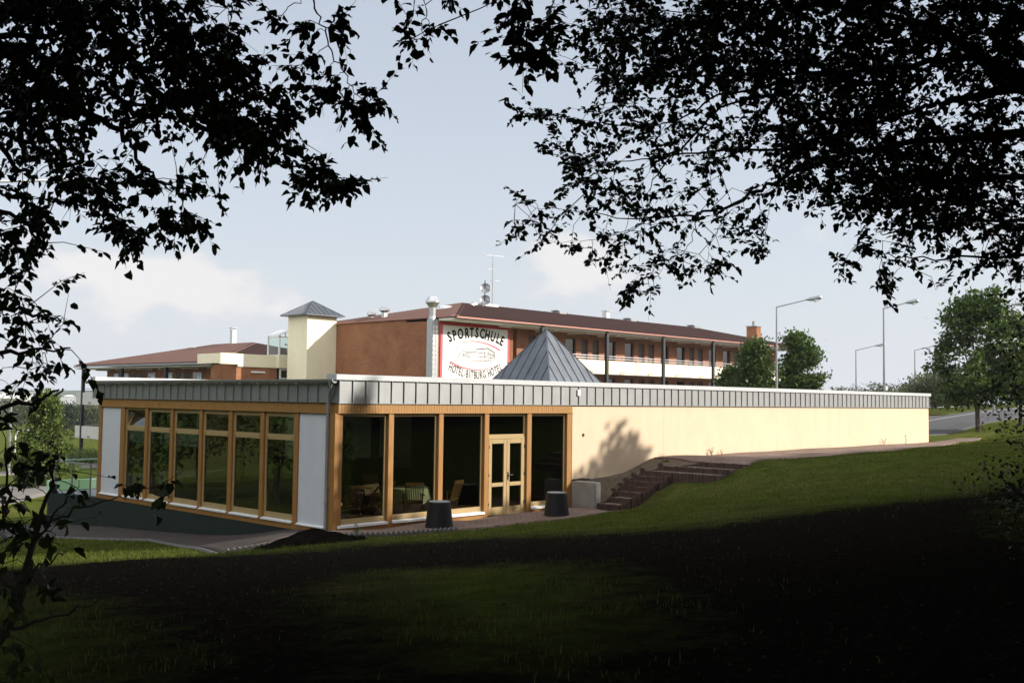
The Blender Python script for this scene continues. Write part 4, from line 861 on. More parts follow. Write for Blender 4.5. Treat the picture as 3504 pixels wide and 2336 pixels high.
# saw tooth brick edging of the front path
b=MB();P_=resample([(-3.0,.1),(-2.05,-.93),(.6,-1.82),(2.0,-2.15)],44)
for k,(x,y) in enumerate(P_):
    d=P_[min(k+1,43)]-P_[max(k-1,0)];d/=np.hypot(*d);z=float(T(x,y))
    b.bar((x-d[0]*.09,y-d[1]*.09,z-.05),(x+d[0]*.05,y+d[1]*.05,z+.085),.07,.075)
tag(b.build('edging_bricks','kerbd'),'row of tilted pale bricks edging the paving by the soil heap','edging')
# ------------------------------------------------------------------ garden furniture inside
def chair_proto():
    o=thing('folding_chair','','chair',(0,0,0))
    for s in (-1,1): b=MB();b.bar((s*.22,.22,.0),(s*.22,-.22,.44),.035,.025);b.build('leg','teak',o)
    for s in (-1,1): b=MB();b.bar((s*.245,-.30,0),(s*.245,.0,.30),.035,.025);b.bar((s*.245,.0,.30),(s*.245,.10,.44),.035,.025);b.build('leg','teak',o)
    b=MB()
    for k in range(7): y=-.20+k*.065;b.box((-.23,y,.43),(.23,y+.05,.45))
    b.build('seat','teak',o)
    b=MB()
    for s in (-1,1): b.bar((s*.225,-.20,.30),(s*.235,-.42,1.02),.035,.03)
    b.bar((-.25,-.415,.985),(.25,-.415,.985),.03,.09);b.bar((-.25,-.245,.50),(.25,-.245,.50),.03,.05)
    for k in range(8): x=-.175+k*.05;b.bar((x,-.25,.5),(x,-.405,.96),.028,.014)
    b.build('backrest','teak',o)
    for s in (-1,1): b=MB();b.box((s*.26-.03,-.30,.66),(s*.26+.03,.16,.685));b.bar((s*.26,.12,.44),(s*.26,.12,.67),.03);b.build('armrest','teak',o)
    return o
ch0=chair_proto()
CH=[(1.2,.95,-.45,'teak folding chair seen from behind just inside the first window bay'),(3.15,.72,-.62,'slatted teak chair with its back to the second window bay'),(4.3,.62,.30,'teak chair turned sideways in the third window bay'),(3.7,2.95,3.0,'teak chair on the far side of the white table'),(2.45,1.35,.75,'teak chair half hidden behind the right edge of the first bay')]
for k,(x,y,a,lab) in enumerate(CH):
    o=ch0 if k==0 else copy_tree(ch0);o.location=(x,y,-.03);o.rotation_euler=(0,0,a);o['label']=lab;o['group']='teak garden chairs behind the glass'
TB=[(3.95,1.85,'round table under a white cloth in the second window bay'),(1.2,2.45,'table under a white cloth beside the plant in the first window bay')]
for x,y,lab in TB:
    o=thing('dining_table',lab.replace('under a white cloth','with teak legs under a white cloth'),'table',(x,y,-.03),'tables behind the glass')
    b=MB();b.lathe((x,y,.68),[(.58,0),(.58,.03)],28);b.build('tabletop','teak',o)
    for sx_,sy_ in ((1,1),(1,-1),(-1,1),(-1,-1)): b=MB();b.bar((x+sx_*.34,y+sy_*.34,-.03),(x+sx_*.3,y+sy_*.3,.68),.05);b.build('leg','teak',o)
    b=MB();prof=[]
    nn=48;vs=[];zs=[(.0,.715),(.60,.715),(.625,.70),(.64,.50),(.66,.33)]
    for i,(r,z) in enumerate(zs):
        for j in range(nn):
            a=2*math.pi*j/nn;w=(.05*math.sin(5*a)+.03*math.sin(11*a+1))*max(0,i-2)/2;dz=-.06*max(0,i-3)*math.cos(4*a)
            vs.append((x+(r+w)*math.cos(a),y+(r+w)*math.sin(a),z+dz))
    b.add(vs,[(i*nn+j,i*nn+(j+1)%nn,(i+1)*nn+(j+1)%nn,(i+1)*nn+j) for i in range(4) for j in range(nn)])
    tag(b.build('tablecloth','cloth',smooth=True),'white cloth hanging over the '+('round table in the second bay' if x>2 else 'table in the first bay'),'tablecloth',group='white tablecloths')
b=MB();b.bev((2.97,.55,.425),(3.33,.91,.475),.02);tag(b.build('seat_cushion','cushion'),'dull red cushion on the slatted chair','cushion')
# ------------------------------------------------------------------ leaf helpers
def leaf_quads(P,D,Nn,Ls,Ws,fold=.25):
    """P base points, D unit directions, Nn unit normals; folded ovate leaves of 2 quads + tip"""
    S=np.cross(D,Nn);S/=np.linalg.norm(S,axis=1)[:,None]+1e-9
    L_=Ls[:,None];W_=Ws[:,None];n=len(P)
    b0=P;t=P+D*L_-Nn*L_*.10
    l1=P+D*L_*.30+S*W_*.46+Nn*W_*fold;l2=P+D*L_*.68+S*W_*.38+Nn*W_*fold*.7
    r1=P+D*L_*.30-S*W_*.46+Nn*W_*fold;r2=P+D*L_*.68-S*W_*.38+Nn*W_*fold*.7
    m=P+D*L_*.5
    V=np.stack([b0,l1,l2,t,r2,r1,m],1).reshape(-1,3)
    i=np.arange(n)[:,None]*7
    F=np.concatenate([i+np.array([[0,1,2,6]]),i+np.array([[6,2,3,4]]),i+np.array([[0,6,4,5]])],0)
    return V,F
def unit(a): return a/(np.linalg.norm(a,axis=-1,keepdims=True)+1e-9)
def rhomb(P,D,Nn,Ls,Ws):
    S=unit(np.cross(D,Nn));L_=Ls[:,None];W_=Ws[:,None]
    V=np.stack([P,P+D*L_*.45+S*W_*.5,P+D*L_-Nn*L_*.12,P+D*L_*.45-S*W_*.5],1).reshape(-1,3)
    i=np.arange(len(P))[:,None]*4;return V,i+np.array([[0,1,2,3]])
def crown_tree(name,label,base,h,ch0_,rad,leafm_,seed,nclump=260,per=30,ls=.16,barkm='bark',trunk_r=.16,cat='tree',group=None,shape='round',multi=1,clump_r=.45,trunks=None):
    rg=np.random.default_rng(seed);x0,y0,z0=base
    o=thing(name,label,cat,base,group)
    # branch skeleton
    b=MB();pts=[];zc=z0+ch0_
    tops=[]
    for q in range(multi):
        a=2.1*q+.6;d=.16*h*(multi>1)
        P=[(x0+ (.06*math.cos(a) if multi>1 else 0),y0+(.06*math.sin(a) if multi>1 else 0),z0-.3)]
        for k in range(1,7):
            f=k/6;P.append((x0+math.cos(a)*d*max(0,f-.12)+rg.normal(0,.02*h*f),y0+math.sin(a)*d*max(0,f-.12)+rg.normal(0,.02*h*f),z0+h*.9*f))
        r0=trunk_r/(multi**.5);b.tube(P,[r0*(1-.85*k/6)*(1.25 if k==0 else 1) for k in range(7)],9);tops.append(np.array(P))
    C=[]
    def env(t):
        if shape=='round': return math.sin(math.pi*min(1,max(0,(t*.93+.07)))**.85)**.6
        if shape=='ovate': return (math.sin(math.pi*(min(1,t*.92+.08))**.62))**.8
        if shape=='cone': return (1-t)**.9+.03
        return 1
    nb=max(9,int(nclump/9))
    for q in range(nb):
        P=tops[rg.integers(multi)]
        t=rg.uniform(0,1)**.85;zz=zc+t*(h-ch0_)
        a=q*2.4+rg.normal(0,.3);re=rad*env(t)*rg.uniform(.72,1.12)
        s=np.array([np.interp(max(z0+.25*h*0+ch0_*.8,zz-re*.55),P[:,2],P[:,k]) for k in range(3)]);s[2]=max(z0+ch0_*.8,zz-re*.55)
        s[:2]=[np.interp(s[2],P[:,2],P[:,0]),np.interp(s[2],P[:,2],P[:,1])]
        e=np.array([x0+math.cos(a)*re,y0+math.sin(a)*re,zz])
        md=(s+e)/2+rg.normal(0,.05*rad,3);md[2]-=.02*h
        b.tube([s,md,e],[max(.012,trunk_r*.28*(1-t*.6)),trunk_r*.14+.006,.008],5)
        m=max(3,int(nclump/nb))
        for j in range(m):
            f=rg.uniform(.35,1.05);c=s*(1-f)**2+2*md*f*(1-f)+e*f*f+rg.normal(0,.11*rad,3)*np.array([1,1,.8])
            C.append(c)
            if j%3==0: b.tube([s*(1-f*.8)**2+2*md*f*.8*(1-f*.8)+e*(f*.8)**2,c],[.012,.005],4)
    for P in tops:
        for k in range(6): C.append(P[-1]+rg.normal(0,.16*rad*.6,3)+[0,0,.04*h])
    b.build('trunk',barkm,o)
    C=np.array(C);n=len(C)*per
    cc=np.repeat(C,per,0)+rg.normal(0,1,(n,3))*clump_r*np.repeat(rg.uniform(.6,1.15,len(C)),per)[:,None]*np.array([1,1,.62])*.62
    D=unit(unit(cc-np.array([x0,y0,z0+ch0_]))*.7+rg.normal(0,.6,(n,3))+[0,0,-.25]);Nn=unit(rg.normal(0,.55,(n,3))+[0,0,1])
    Ls=ls*rg.uniform(.7,1.3,n);V,F=rhomb(cc,D,Nn,Ls,Ls*rg.uniform(.55,.8,n))
    c=npmesh('crown',V,F,leafm_,o)
    return o
def toppt(u,v,base):
    r=ray(u,v);t=math.hypot(base[0]-CAM[0],base[1]-CAM[1])/math.hypot(r[0],r[1]);return float(CAM[2]+r[2]*t)
def gp(u,v,d): p=pd(u,v,d);return (p[0],p[1],float(T(p[0],p[1])))
# right maple by the road
p=(53.7,3.25,float(T(53.7,3.25)));crown_tree('maple_tree','leafy maple with forked trunk on the grass slope by the road',p,8.6,2.7,2.95,'leafm',21,nclump=250,per=54,ls=.26,trunk_r=.17,shape='ovate',multi=3,clump_r=.56)
p=(56.8,1.6,float(T(56.8,1.6)));crown_tree('maple_tree','smaller bright maple half cut off at the edge of the photo beside the forked maple',p,7.2,2.2,2.3,'leafb',22,nclump=180,per=36,ls=.26,trunk_r=.13,shape='round',clump_r=.55)
p=gp(2582,1440,72);crown_tree('columnar_maple','green conical maple in front of the hotel balconies',p,toppt(2580,1178,p)-p[2],.6,2.0,'leafm',23,nclump=420,per=46,ls=.25,trunk_r=.13,shape='cone',clump_r=.6)
p=gp(2735,1440,73);crown_tree('columnar_maple','broad green maple right of the near lamp post behind the pavilion',p,toppt(2705,1150,p)-p[2],.5,1.6,'leafm',24,nclump=420,per=46,ls=.25,trunk_r=.13,shape='round',clump_r=.55)
p=gp(2505,1440,74);crown_tree('columnar_maple','low green maple partly hidden behind the zinc parapet',p,3.9,.5,1.1,'leafm',25,nclump=140,per=40,ls=.24,trunk_r=.1,shape='round',clump_r=.5)
# shrubs and thin trees behind the parapet and along the car park
def bare_tree(label,base,h,rad,seed,leaf=None,per=6):
    rg=np.random.default_rng(seed);o=thing('thin_tree',label,'tree',base,'thin trees along the car park');b=MB();tips=[]
    def grow(p,d,l,r,k):
        q=p+d*l;b.tube([p,(p+q)/2+rg.normal(0,.03*l,3),q],[r,r*.85,r*.7],4)
        if k==0: tips.append(q);return
        for _ in range(3 if k>1 else 4): grow(p+(q-p)*rg.uniform(.55,1),unit(d+rg.normal(0,.48,3)+[0,0,.12]),l*rg.uniform(.6,.8),r*.58,k-1)
    for _ in range(3): grow(np.array(base,float)-[0,0,.2],unit(np.array([rg.normal(0,.35),rg.normal(0,.35),1])),h*.36,.07,3)
    b.build('trunk','twigg',o)
    if leaf:
        C=np.array(tips);n=len(C)*per;cc=np.repeat(C,per,0)+rg.normal(0,.22,(n,3));D=unit(rg.normal(0,1,(n,3)));V,F=rhomb(cc,D,unit(rg.normal(0,1,(n,3))+[0,0,.8]),.14*rg.uniform(.6,1.3,n),.08*rg.uniform(.7,1.3,n));npmesh('crown',V,F,leaf,o)
    return o
for k,(u,v,d,h,lab,lf,per) in enumerate(((2945,1345,118,3.6,'greyish thin tree with few leaves behind the parapet beside the short lamp post','leafo',5),(3110,1360,112,4.1,'taller thin tree with sparse leaves between the lamp posts','leafo',8),(3050,1375,110,2.7,'small bushy tree just right of the second lamp post','leafm',14),(2870,1365,115,2.0,'low thin tree right of the broad maple behind the parapet','leafo',8),(3160,1380,105,3.4,'dense thin tree close to the left side of the forked maple','leafm',12),(3230,1360,104,4.4,'tall bare looking tree behind the forked maple','leafo',4))):
    bare_tree(lab,gp(u,v,d),h,1,40+k,lf,per)
def bush(name,label,base,w,h,leafm_,seed,n=2200,ls=.14,cat='bush',group=None,depth=None):
    rg=np.random.default_rng(seed);o=thing(name,label,cat,base,group);b=MB();depth=depth or w
    C=[]
    for k in range(16):
        a=rg.uniform(0,6.28);r=rg.uniform(.3,1);e=np.array(base)+[math.cos(a)*w*.45*r,math.sin(a)*depth*.45*r,h*rg.uniform(.55,1)]
        b.tube([np.array(base)-[0,0,.15]+rg.normal(0,.05,3),(np.array(base)+e)/2+[0,0,.1*h],e],[.03,.02,.006],4);C.append(e);C.append((np.array(base)*.4+e*.6)+rg.normal(0,.08*w,3))
    b.build('stem','barkd',o)
    C=np.array(C);cc=C[rg.integers(0,len(C),n)]+np.clip(rg.normal(0,1,(n,3)),-1.5,1.5)*np.array([.12*w,.12*depth,.13*h]);cc[:,2]=np.maximum(cc[:,2],base[2]+.05)
    D=unit(rg.normal(0,1,(n,3)));V,F=rhomb(cc,D,unit(rg.normal(0,.7,(n,3))+[0,0,1]),ls*rg.uniform(.6,1.3,n),ls*.65*rg.uniform(.7,1.3,n));npmesh('foliage',V,F,leafm_,o)
    return o
for k,(u,d,w,h,lab) in enumerate(((3200,92,5.0,3.0,'dark rounded shrub on the grass island behind the pavilion corner'),(3240,95,4.0,2.6,'dark shrub with open stems right of the rounded shrub on the grass island'),(2990,124,15,1.7,'long dark shrub belt showing just above the parapet'),(3165,118,9,2.2,'tall dark shrub belt behind the forked maple'))):
    bush('shrub',lab,gp(u,1430,d),w,h,'leafo',60+k,n=3500 if k<2 else 6000,ls=.2 if k<2 else .28,group='shrubs around the car park',depth=w if k<2 else 6)
for k,(u,d,w,h,lab) in enumerate(((3330,128,26,3.2,'clipped dark hedge across the back of the car park'),(3480,122,24,3.4,'dark hedge end at the edge of the photo behind the car park'))):
    bush('hedge',lab,gp(u,1395,d),w,h,'leafm',70+k,n=9000,ls=.4,cat='hedge',group='hedges behind the car park',depth=6)
# grass island of the car park
a_=gp(3200,1440,90);tag(drape('grass_island',[(a_[0]-7,a_[1]-3.4),(a_[0],a_[1]-3.8),(a_[0]+6,a_[1]-6.5)],[(a_[0]-7,a_[1]+4),(a_[0],a_[1]+4),(a_[0]+8,a_[1]-3)],gm,16,8,.12),kind='structure')
# ------------------------------------------------------------------ street lamps
def street_lamp(label,base,top,arm,head=.75,az=-47,r=.075,name='street_lamp'):
    o=thing(name,label,'street lamp',tuple(base),'street lamps');x,y,z=base;d=np.array([math.cos(R(az)),math.sin(R(az)),0])
    b=MB();b.tube([(x,y,z-.2),(x,y,z+1.3),(x,y,z+1.32),(x,y,top)],[r*1.25,r*1.25,r,r*.62],10);b.build('pole','lampm',o)
    e=np.array([x,y,top])+d*arm+[0,0,arm*.23];b=MB();b.tube([(x,y,top-.05),e],[r*.5,r*.42],8);b.build('arm','lampm',o)
    f=e+d*head+[0,0,head*.16];b=MB();b.tube([e-d*.05,e+d*head*.3+[0,0,.05],f-d*.1+[0,0,.02],f],[.05,.13,.15,.09],10);b.build('lamp_head','lampm',o)
    b=MB();b.tube([e+d*head*.38+[0,0,-.02],e+d*head*.6+[0,0,-.04],f-d*.04+[0,0,-.08]],[.04,.11,.05],10);b.build('diffuser','diff',o)
    return o
def toppt(u,v,base): # height at which a post over this base reaches that line of sight
    r=ray(u,v);t=math.hypot(base[0]-CAM[0],base[1]-CAM[1])/math.hypot(r[0],r[1]);return float(CAM[2]+r[2]*t)
for u0,v0,vt,d,arm,hd,lab in ((2658,1400,1048,69,2.0,1.0,'tall grey street lamp rising between the two maples before the hotel end'),(3026,1400,1053,71,1.55,.85,'tall grey street lamp with small white box near the pavilion end'),(2930,1400,1197,120,2.2,1.2,'distant street lamp left of the tall one with the white box'),(3132,1400,1197,122,2.0,1.2,'distant street lamp disappearing behind the forked maple'),(3400,1400,1058,78,1.6,1.1,'street lamp hidden behind the maple crown with only its head showing')):
    p=gp(u0,v0,d);o=street_lamp(lab,p,toppt(u0,vt,p),arm,hd,r=.085 if d<100 else .1)
    if u0==3026:
        z=toppt(3027,1328,p);b=MB();b.bev((p[0]-.09,p[1]-.2,z-.16),(p[0]+.09,p[1]-.07,z+.16),.02);b.build('switch_box','white',o)
# ------------------------------------------------------------------ left background
p=gp(150,1610,58);crown_tree('chestnut_tree','light green young chestnut tree on the lawn left of the pavilion',p,toppt(150,1350,p)-p[2],.75,1.42,'leafb',31,nclump=330,per=36,ls=.17,trunk_r=.13,shape='ovate',clump_r=.36)
p=gp(232,1490,175);crown_tree('conifer','dark pointed conifer on the field behind the chestnut',p,toppt(232,1392,p)-p[2],.3,1.5,'conif',32,nclump=220,per=30,ls=.26,trunk_r=.1,shape='cone',clump_r=.35)
for k,(u,v,d,h,lab) in enumerate(((310,1530,130,1.9,'small staked sapling right of the conifer on the field'),(240,1525,125,2.1,'slim staked sapling below the conifer'),(330,1525,140,1.7,'thin sapling seen through the gap beside the black column'))):
    crown_tree('sapling',lab,gp(u,v,d),h,.5,.45,'leafo',80+k,nclump=36,per=14,ls=.14,trunk_r=.03,cat='tree',group='saplings on the field',clump_r=.2)
for k,(u,v,d,w,h,lab) in enumerate(((25,1440,230,34,5,'dark wooded thicket at the far side of the field on the left edge'),(95,1450,240,30,4.6,'green thicket behind the chestnut crown'),(265,1450,215,14,4.4,'green thicket right of the conifer'),(330,1440,250,16,2.6,'low thicket on the dry bank seen beside the black column'))):
    bush('thicket',lab,gp(u,v,d),w,h,'leafo',90+k,n=5000,ls=.5,group='thickets across the field',depth=12)
for k,(u,v,d,w,h,lab) in enumerate(((205,1580,75,2.6,.95,'dark low bush beneath the chestnut'),(120,1590,72,2.0,.9,'dark shrub left of the chestnut trunk'),(300,1570,85,4,1.1,'pale green bush in front of the black column'),(250,1560,88,4,1.1,'green bush behind the terrace railing corner'),(105,1680,51,1.6,.7,'small reddish bush by the kerb below the white bollard'),(165,1650,55,.8,.6,'small yellow flowering plant by the mint green wall'))):
    bush('bush',lab,gp(u,v,d),w,h,'leafb' if k in (2,3,5) else 'leafo',110+k,n=1400,ls=.16,group='bushes on the left lawn')
# white bollard with red cap
p=hit(131,1628);p=(p[0],p[1],float(T(p[0],p[1])));o=thing('marker_post','white marker post with red top on the lawn left of the pavilion','bollard',p)
zt=toppt(131,1578,p);b=MB();b.lathe((p[0],p[1],p[2]-.1),[(.085,0),(.085,zt-p[2]-.3),(.14,zt-p[2]-.3),(.14,zt-p[2])],16);b.build('post','white',o)
b=MB();b.lathe((p[0],p[1],zt+.001),[(.142,0),(.13,.08),(.06,.15)],16);b.build('cap','red',o)
# mint green low wall
q=[gp(160,1655,46),gp(345,1645,46)]
b=MB();a=np.array(q[0]);c=np.array(q[1]);z0=min(a[2],c[2])-.4;zt=toppt(200,1642,q[0]);b.prism([(a[0],a[1],z0),(c[0],c[1],z0),(c[0],c[1],zt+.1),(a[0],a[1],zt)],(.15,.2,0))
tag(b.build('low_wall','mint'),'low mint green wall behind the glass railing','wall')
# lamps on the left
p=gp(30,1600,70);o=thing('street_lamp','double armed street lamp behind the leaves at the left edge','street lamp',p,'street lamps')
zt=toppt(30,1290,p);b=MB();b.tube([(p[0],p[1],p[2]-.2),(p[0],p[1],zt-.7)],[.10,.06],10);b.build('pole','lampm',o)
for s in (-1,1):
    d=np.array([.69,-.72,0])*s;e=np.array([p[0],p[1],zt-.7]);b=MB();b.tube([e,e+d*.5+[0,0,.45],e+d*1.15+[0,0,.62]],[.05,.04,.04],8);b.build('arm','lampm',o)
    f=e+d*1.1+[0,0,.62];b=MB();b.tube([f,f+d*.35+[0,0,.06],f+d*.85+[0,0,.02]],[.07,.17,.07],10);b.build('lamp_head','diff',o)
p=gp(52,1530,110);o=thing('street_lamp','small white lamp with bent neck on the field at left','street lamp',p,'street lamps');zt=toppt(52,1470,p)
b=MB();e=np.array([p[0],p[1],zt-.7]);d=np.array([.69,-.72,0]);b.tube([(p[0],p[1],p[2]-.2),e,e+d*.2+[0,0,.5],e+d*.9+[0,0,.72]],.07,8);b.build('pole','white',o)
b=MB();b.tube([e+d*.9+[0,0,.72],e+d*1.5+[0,0,.66]],[.12,.1],8);b.build('lamp_head','white',o)
p=gp(181,1610,62);o=thing('street_lamp','slim grey lamp post in front of the chestnut crown','street lamp',p,'street lamps');zt=toppt(181,1470,p)
b=MB();b.tube([(p[0],p[1],p[2]-.2),(p[0],p[1],zt)],[.06,.045],8);b.build('pole','lampm',o);b=MB();b.lathe((p[0],p[1],zt),[(.05,0),(.24,.12),(.26,.3),(.08,.36)],12);b.build('lamp_head','black',o)
p=gp(-75,1500,45);o=thing('street_lamp','tall pale lamp whose arm shows between leaves at the upper left','street lamp',p,'street lamps');zt=toppt(-40,622,p)
b=MB();b.tube([(p[0],p[1],p[2]-.2),(p[0],p[1],zt)],[.11,.07],10);b.build('pole','lampm',o)
e=np.array([p[0],p[1],zt]);d=np.array([.69,-.72,0]);b=MB();b.tube([e,e+d*2.9+[0,0,.10]],[.06,.05],8);b.build('arm','white',o);b=MB();b.tube([e+d*2.8+[0,0,.1],e+d*3.1+[0,0,.14],e+d*3.9+[0,0,.16]],[.06,.17,.08],10);b.build('lamp_head','diff',o)
# far works buildings, frontage square to the line of sight
def frame_at(u,v,d):
    p=pd(u,v,d);f=ray(u,v).copy();f[2]=0;f/=np.linalg.norm(f);s=np.array([f[1],-f[0],0]);return p,s,f
def fbox(b,o,s,f,a0,a1,d0,d1,z0,z1,m=0):
    c=[o+s*a+f*d for a,d in ((a0,d0),(a1,d0),(a1,d1),(a0,d1))]
    b.prism([(q[0],q[1],z0) for q in c],(0,0,z1-z0),m)
p,s,f=frame_at(85,1345,380);zb=float(T(p[0],p[1]))-1
o=thing('white_warehouse','long white works hall with window band and blue sign at the far left','building',(p[0],p[1],zb))
k_=380/FL
Zv=lambda v,d=380: CAM[2]+ (ray(85,v)[2])*d
b=MB();fbox(b,p,s,f,-22,6.2,0,40,zb,Zv(1342));fbox(b,p,s,f,6.2,7.2,-.4,40,zb,Zv(1338));b.build('wall','wall_w',o)
b=MB();fbox(b,p,s,f,-22,7.2,-.25,-.02,Zv(1343.5),Zv(1341));b.build('cornice','coping',o)
b=MB();fbox(b,p,s,f,-8,-1.2,-1.6,-.02,Zv(1363),Zv(1359));b.build('canopy','white',o)
for a0,a1,v0,v1 in ((-7.6,-6.0,1369,1377),(-5.6,-3.9,1369,1377),(-3.5,-1.8,1369,1377),(-1.4,-.2,1369,1377),(1.2,2.5,1368,1374),(3.4,4.3,1368,1373.5)):
    w=MB();fbox(w,p,s,f,a0,a1,-.08,-.02,Zv(v1),Zv(v0));w=w.build('window','glassd',o)
    w2=MB();[fbox(w2,p,s,f,a0+(a1-a0)*q-.05,a0+(a1-a0)*q+.05,-.12,-.081,Zv(v1),Zv(v0)) for q in (.33,.66)];w2.build('glazing_bar','white',w)
b=MB();fbox(b,p,s,f,3.2,4.4,-.2,-.42+.2,Zv(1358),Zv(1340));fbox(b,p,s,f,3.45,4.5,-.25,-.21,Zv(1362),Zv(1347));b.build('blue_sign','blue',o)
p2,s,f=frame_at(215,1400,440);zb=float(T(p2[0],p2[1]))-1.5
Z2=lambda v: CAM[2]+ray(215,v)[2]*440
o=thing('grey_warehouse','wide grey clad warehouse with domed skylight beyond the field','building',(p2[0],p2[1],zb))
b=MB();fbox(b,p2,s,f,-7.5,13.5,0,60,zb,Z2(1357));b.build('wall','wall_g',o)
b=MB()
for a in (-4.5,-1.5,1.5,4.5,7.5,10.5): fbox(b,p2,s,f,a-.05,a+.05,-.05,.0,zb,Z2(1357))
fbox(b,p2,s,f,-7.6,13.6,-.1,-.002,Z2(1358),Z2(1356));b.build('cladding_joint','lampm',o)
b=MB();q=p2+s*2.3+f*8;b.lathe((q[0],q[1],Z2(1357)-.5),[(2.6,0),(2.4,.6),(1.4,1.15),(.1,1.3)],16);b.build('skylight','white',o)
b=MB();fbox(b,p2,s,f,9.0,10.9,-.15,-.11,Z2(1387),Z2(1383));fbox(b,p2,s,f,11.9,12.6,-.6,.4,zb,Z2(1384));b.build('red_pillar','blackp red'.split(),o) if False else b.build('door_canopy','roof',o)
b=MB();fbox(b,p2,s,f,-1.2,-.5,-.15,-.05,Z2(1406),Z2(1394));b.build('door','white',o)
b=MB();fbox(b,p2,s,f,-4.6,-2.9,-3.2,-1.2,zb+.8,Z2(1393));fbox(b,p2,s,f,-4.5,-3.0,-3.25,-3.21,zb+1.2,Z2(1394.5));tag(b.build('container','red'),'dull red container standing before the grey warehouse','container')
b=MB();fbox(b,p2,s,f,-.1,.9,-3.5,-2.5,zb+.8,Z2(1402));fbox(b,p2,s,f,-.15,.95,-3.55,-2.45,Z2(1402),Z2(1401));tag(b.build('crate','white'),'small white crate between red container and white van','crate')
def vehicle(name,label,cat,u,v,d,L_,h,matn,van=False,heading=0,group='parked vehicles at the works'):
    p,s,f=frame_at(u,v,d);z=float(T(p[0],p[1]));z=CAM[2]+ray(u,v)[2]*d
    o=thing(name,label,cat,(p[0],p[1],z),group)
    def W3(a,dp,zz): q=p+s*a+f*dp;return (q[0],q[1],z+zz)
    if van: prof=[(-.5,.3),(.5,.3),(.5,.95*h*.5),(.42,.55*h),(.33,.97*h),(-.48,h),(-.5,.5*h)]
    else: prof=[(-.5,.3),(.5,.3),(.5,.52*h),(.26,.60*h),(.12,h*.97),(-.22,h),(-.40,.64*h),(-.5,.58*h)]
    b=MB();b.prism([W3(a*L_,-.85,zz) for a,zz in prof],tuple(f*1.7));b.build('body',matn,o)
    for a in (-.31,.31):
        for q in (-.88,.66): w=MB();w.tube([W3(a*L_,q,.32),W3(a*L_,q+.22,.32)],.32,14);w.build('wheel','tyre',o)
    g=MB()
    if van: g.prism([W3(a*L_,-.86,zz) for a,zz in ((.20,.58*h),(.40,.58*h),(.32,.90*h),(.20,.90*h))],tuple(f*1.72))
    else: g.prism([W3(a*L_,-.86,zz) for a,zz in ((-.36,.64*h),(.21,.62*h),(.10,.92*h),(-.20,.94*h))],tuple(f*1.72))
    g.build('side_window','cargl',o);return o
vehicle('van','white delivery van parked in front of the grey warehouse','van',267,1407,425,5.2,2.5,'carwhite',True)
vehicle('car','pale car at the right end of the grey warehouse','car',322,1409,425,4.0,1.4,'carwhite')
vehicle('car','large dark car parked below the white works hall','car',65,1405,250,4.4,1.5,'cargrey')
vehicle('car','small silver car at the left of the row by the works hall','car',10,1387,360,4.2,1.5,'lampm')
vehicle('car','dark car in the middle of the row by the works hall','car',26,1387,362,4.3,1.5,'cargrey')
vehicle('car','dark car at the right of the row by the works hall','car',43,1387,358,4.3,1.5,'cargrey')
# far wooded hills
n=90;az=np.linspace(R(20),R(110),n);rd=3000.
hh=7+3.5*np.sin(az*7)+2.5*np.sin(az*17+1)+1.2*np.sin(az*41);hh=hh*np.clip((az-R(48))/R(12),0,1)
vs=np.concatenate([np.c_[CAM[0]+np.cos(az)*r_,CAM[1]+np.sin(az)*r_,z_] for r_,z_ in ((2500,-40+0*hh),(2800,hh*.45),(3050,hh),(3500,hh*.7),(4000,-40+0*hh))]);fs=[(k*n+i,k*n+i+1,(k+1)*n+i+1,(k+1)*n+i) for k in range(4) for i in range(n-1)]
tag(npmesh('hills',vs,fs,'hill',smooth=True),kind='structure')
# ------------------------------------------------------------------ overhanging trees near the viewer
COV={1:.05,2:.10,3:.16,4:.27,5:.40,6:.55,7:.72,8:.93,9:.99,0:0}
CELL=73.
LEFT=["998998887776610000213213","788888779775413220025002","876778779994200000000000","899888789998640000000000","999877678988640000000000","888757666898740000000000",
"788643546498850000000000","678666543567851300000000","668867877756614650000000","678873556543100000000000","776424156300000000000000","674105500000000000000000","775000000000000000000000","551000000000000000000000",
"773100000000000000000000","775300000000000000000000","777600000000000000000000","665500000000000000000000","443200000000000000000000"]
SAPL={19:"1100",20:"2310",21:"3311",22:"44420033",23:"56432144",24:"664200000",25:"554100",26:"5530",27:"5430",28:"4430",29:"4320",30:"4310",31:"3210"}
RIGHT=["533567778998989999979999","445688899998977899997999","444689999999897898877999","112678999999999999968999","000266678788889999845777".replace(" ",""),"444457765556888999854788","044426777778899997888987"[:24],
"044564764655799899999897","005655435544788899999988","430577656645247699999988","302445665514340371789868"[:24],"244356654114000366775788","000334544600004054336666"[:24],"000005510000000003043024"[:24],"000000000000000000000002"]
def leafcount(cov,area): return -math.log(1-cov)*CELL*CELL/area
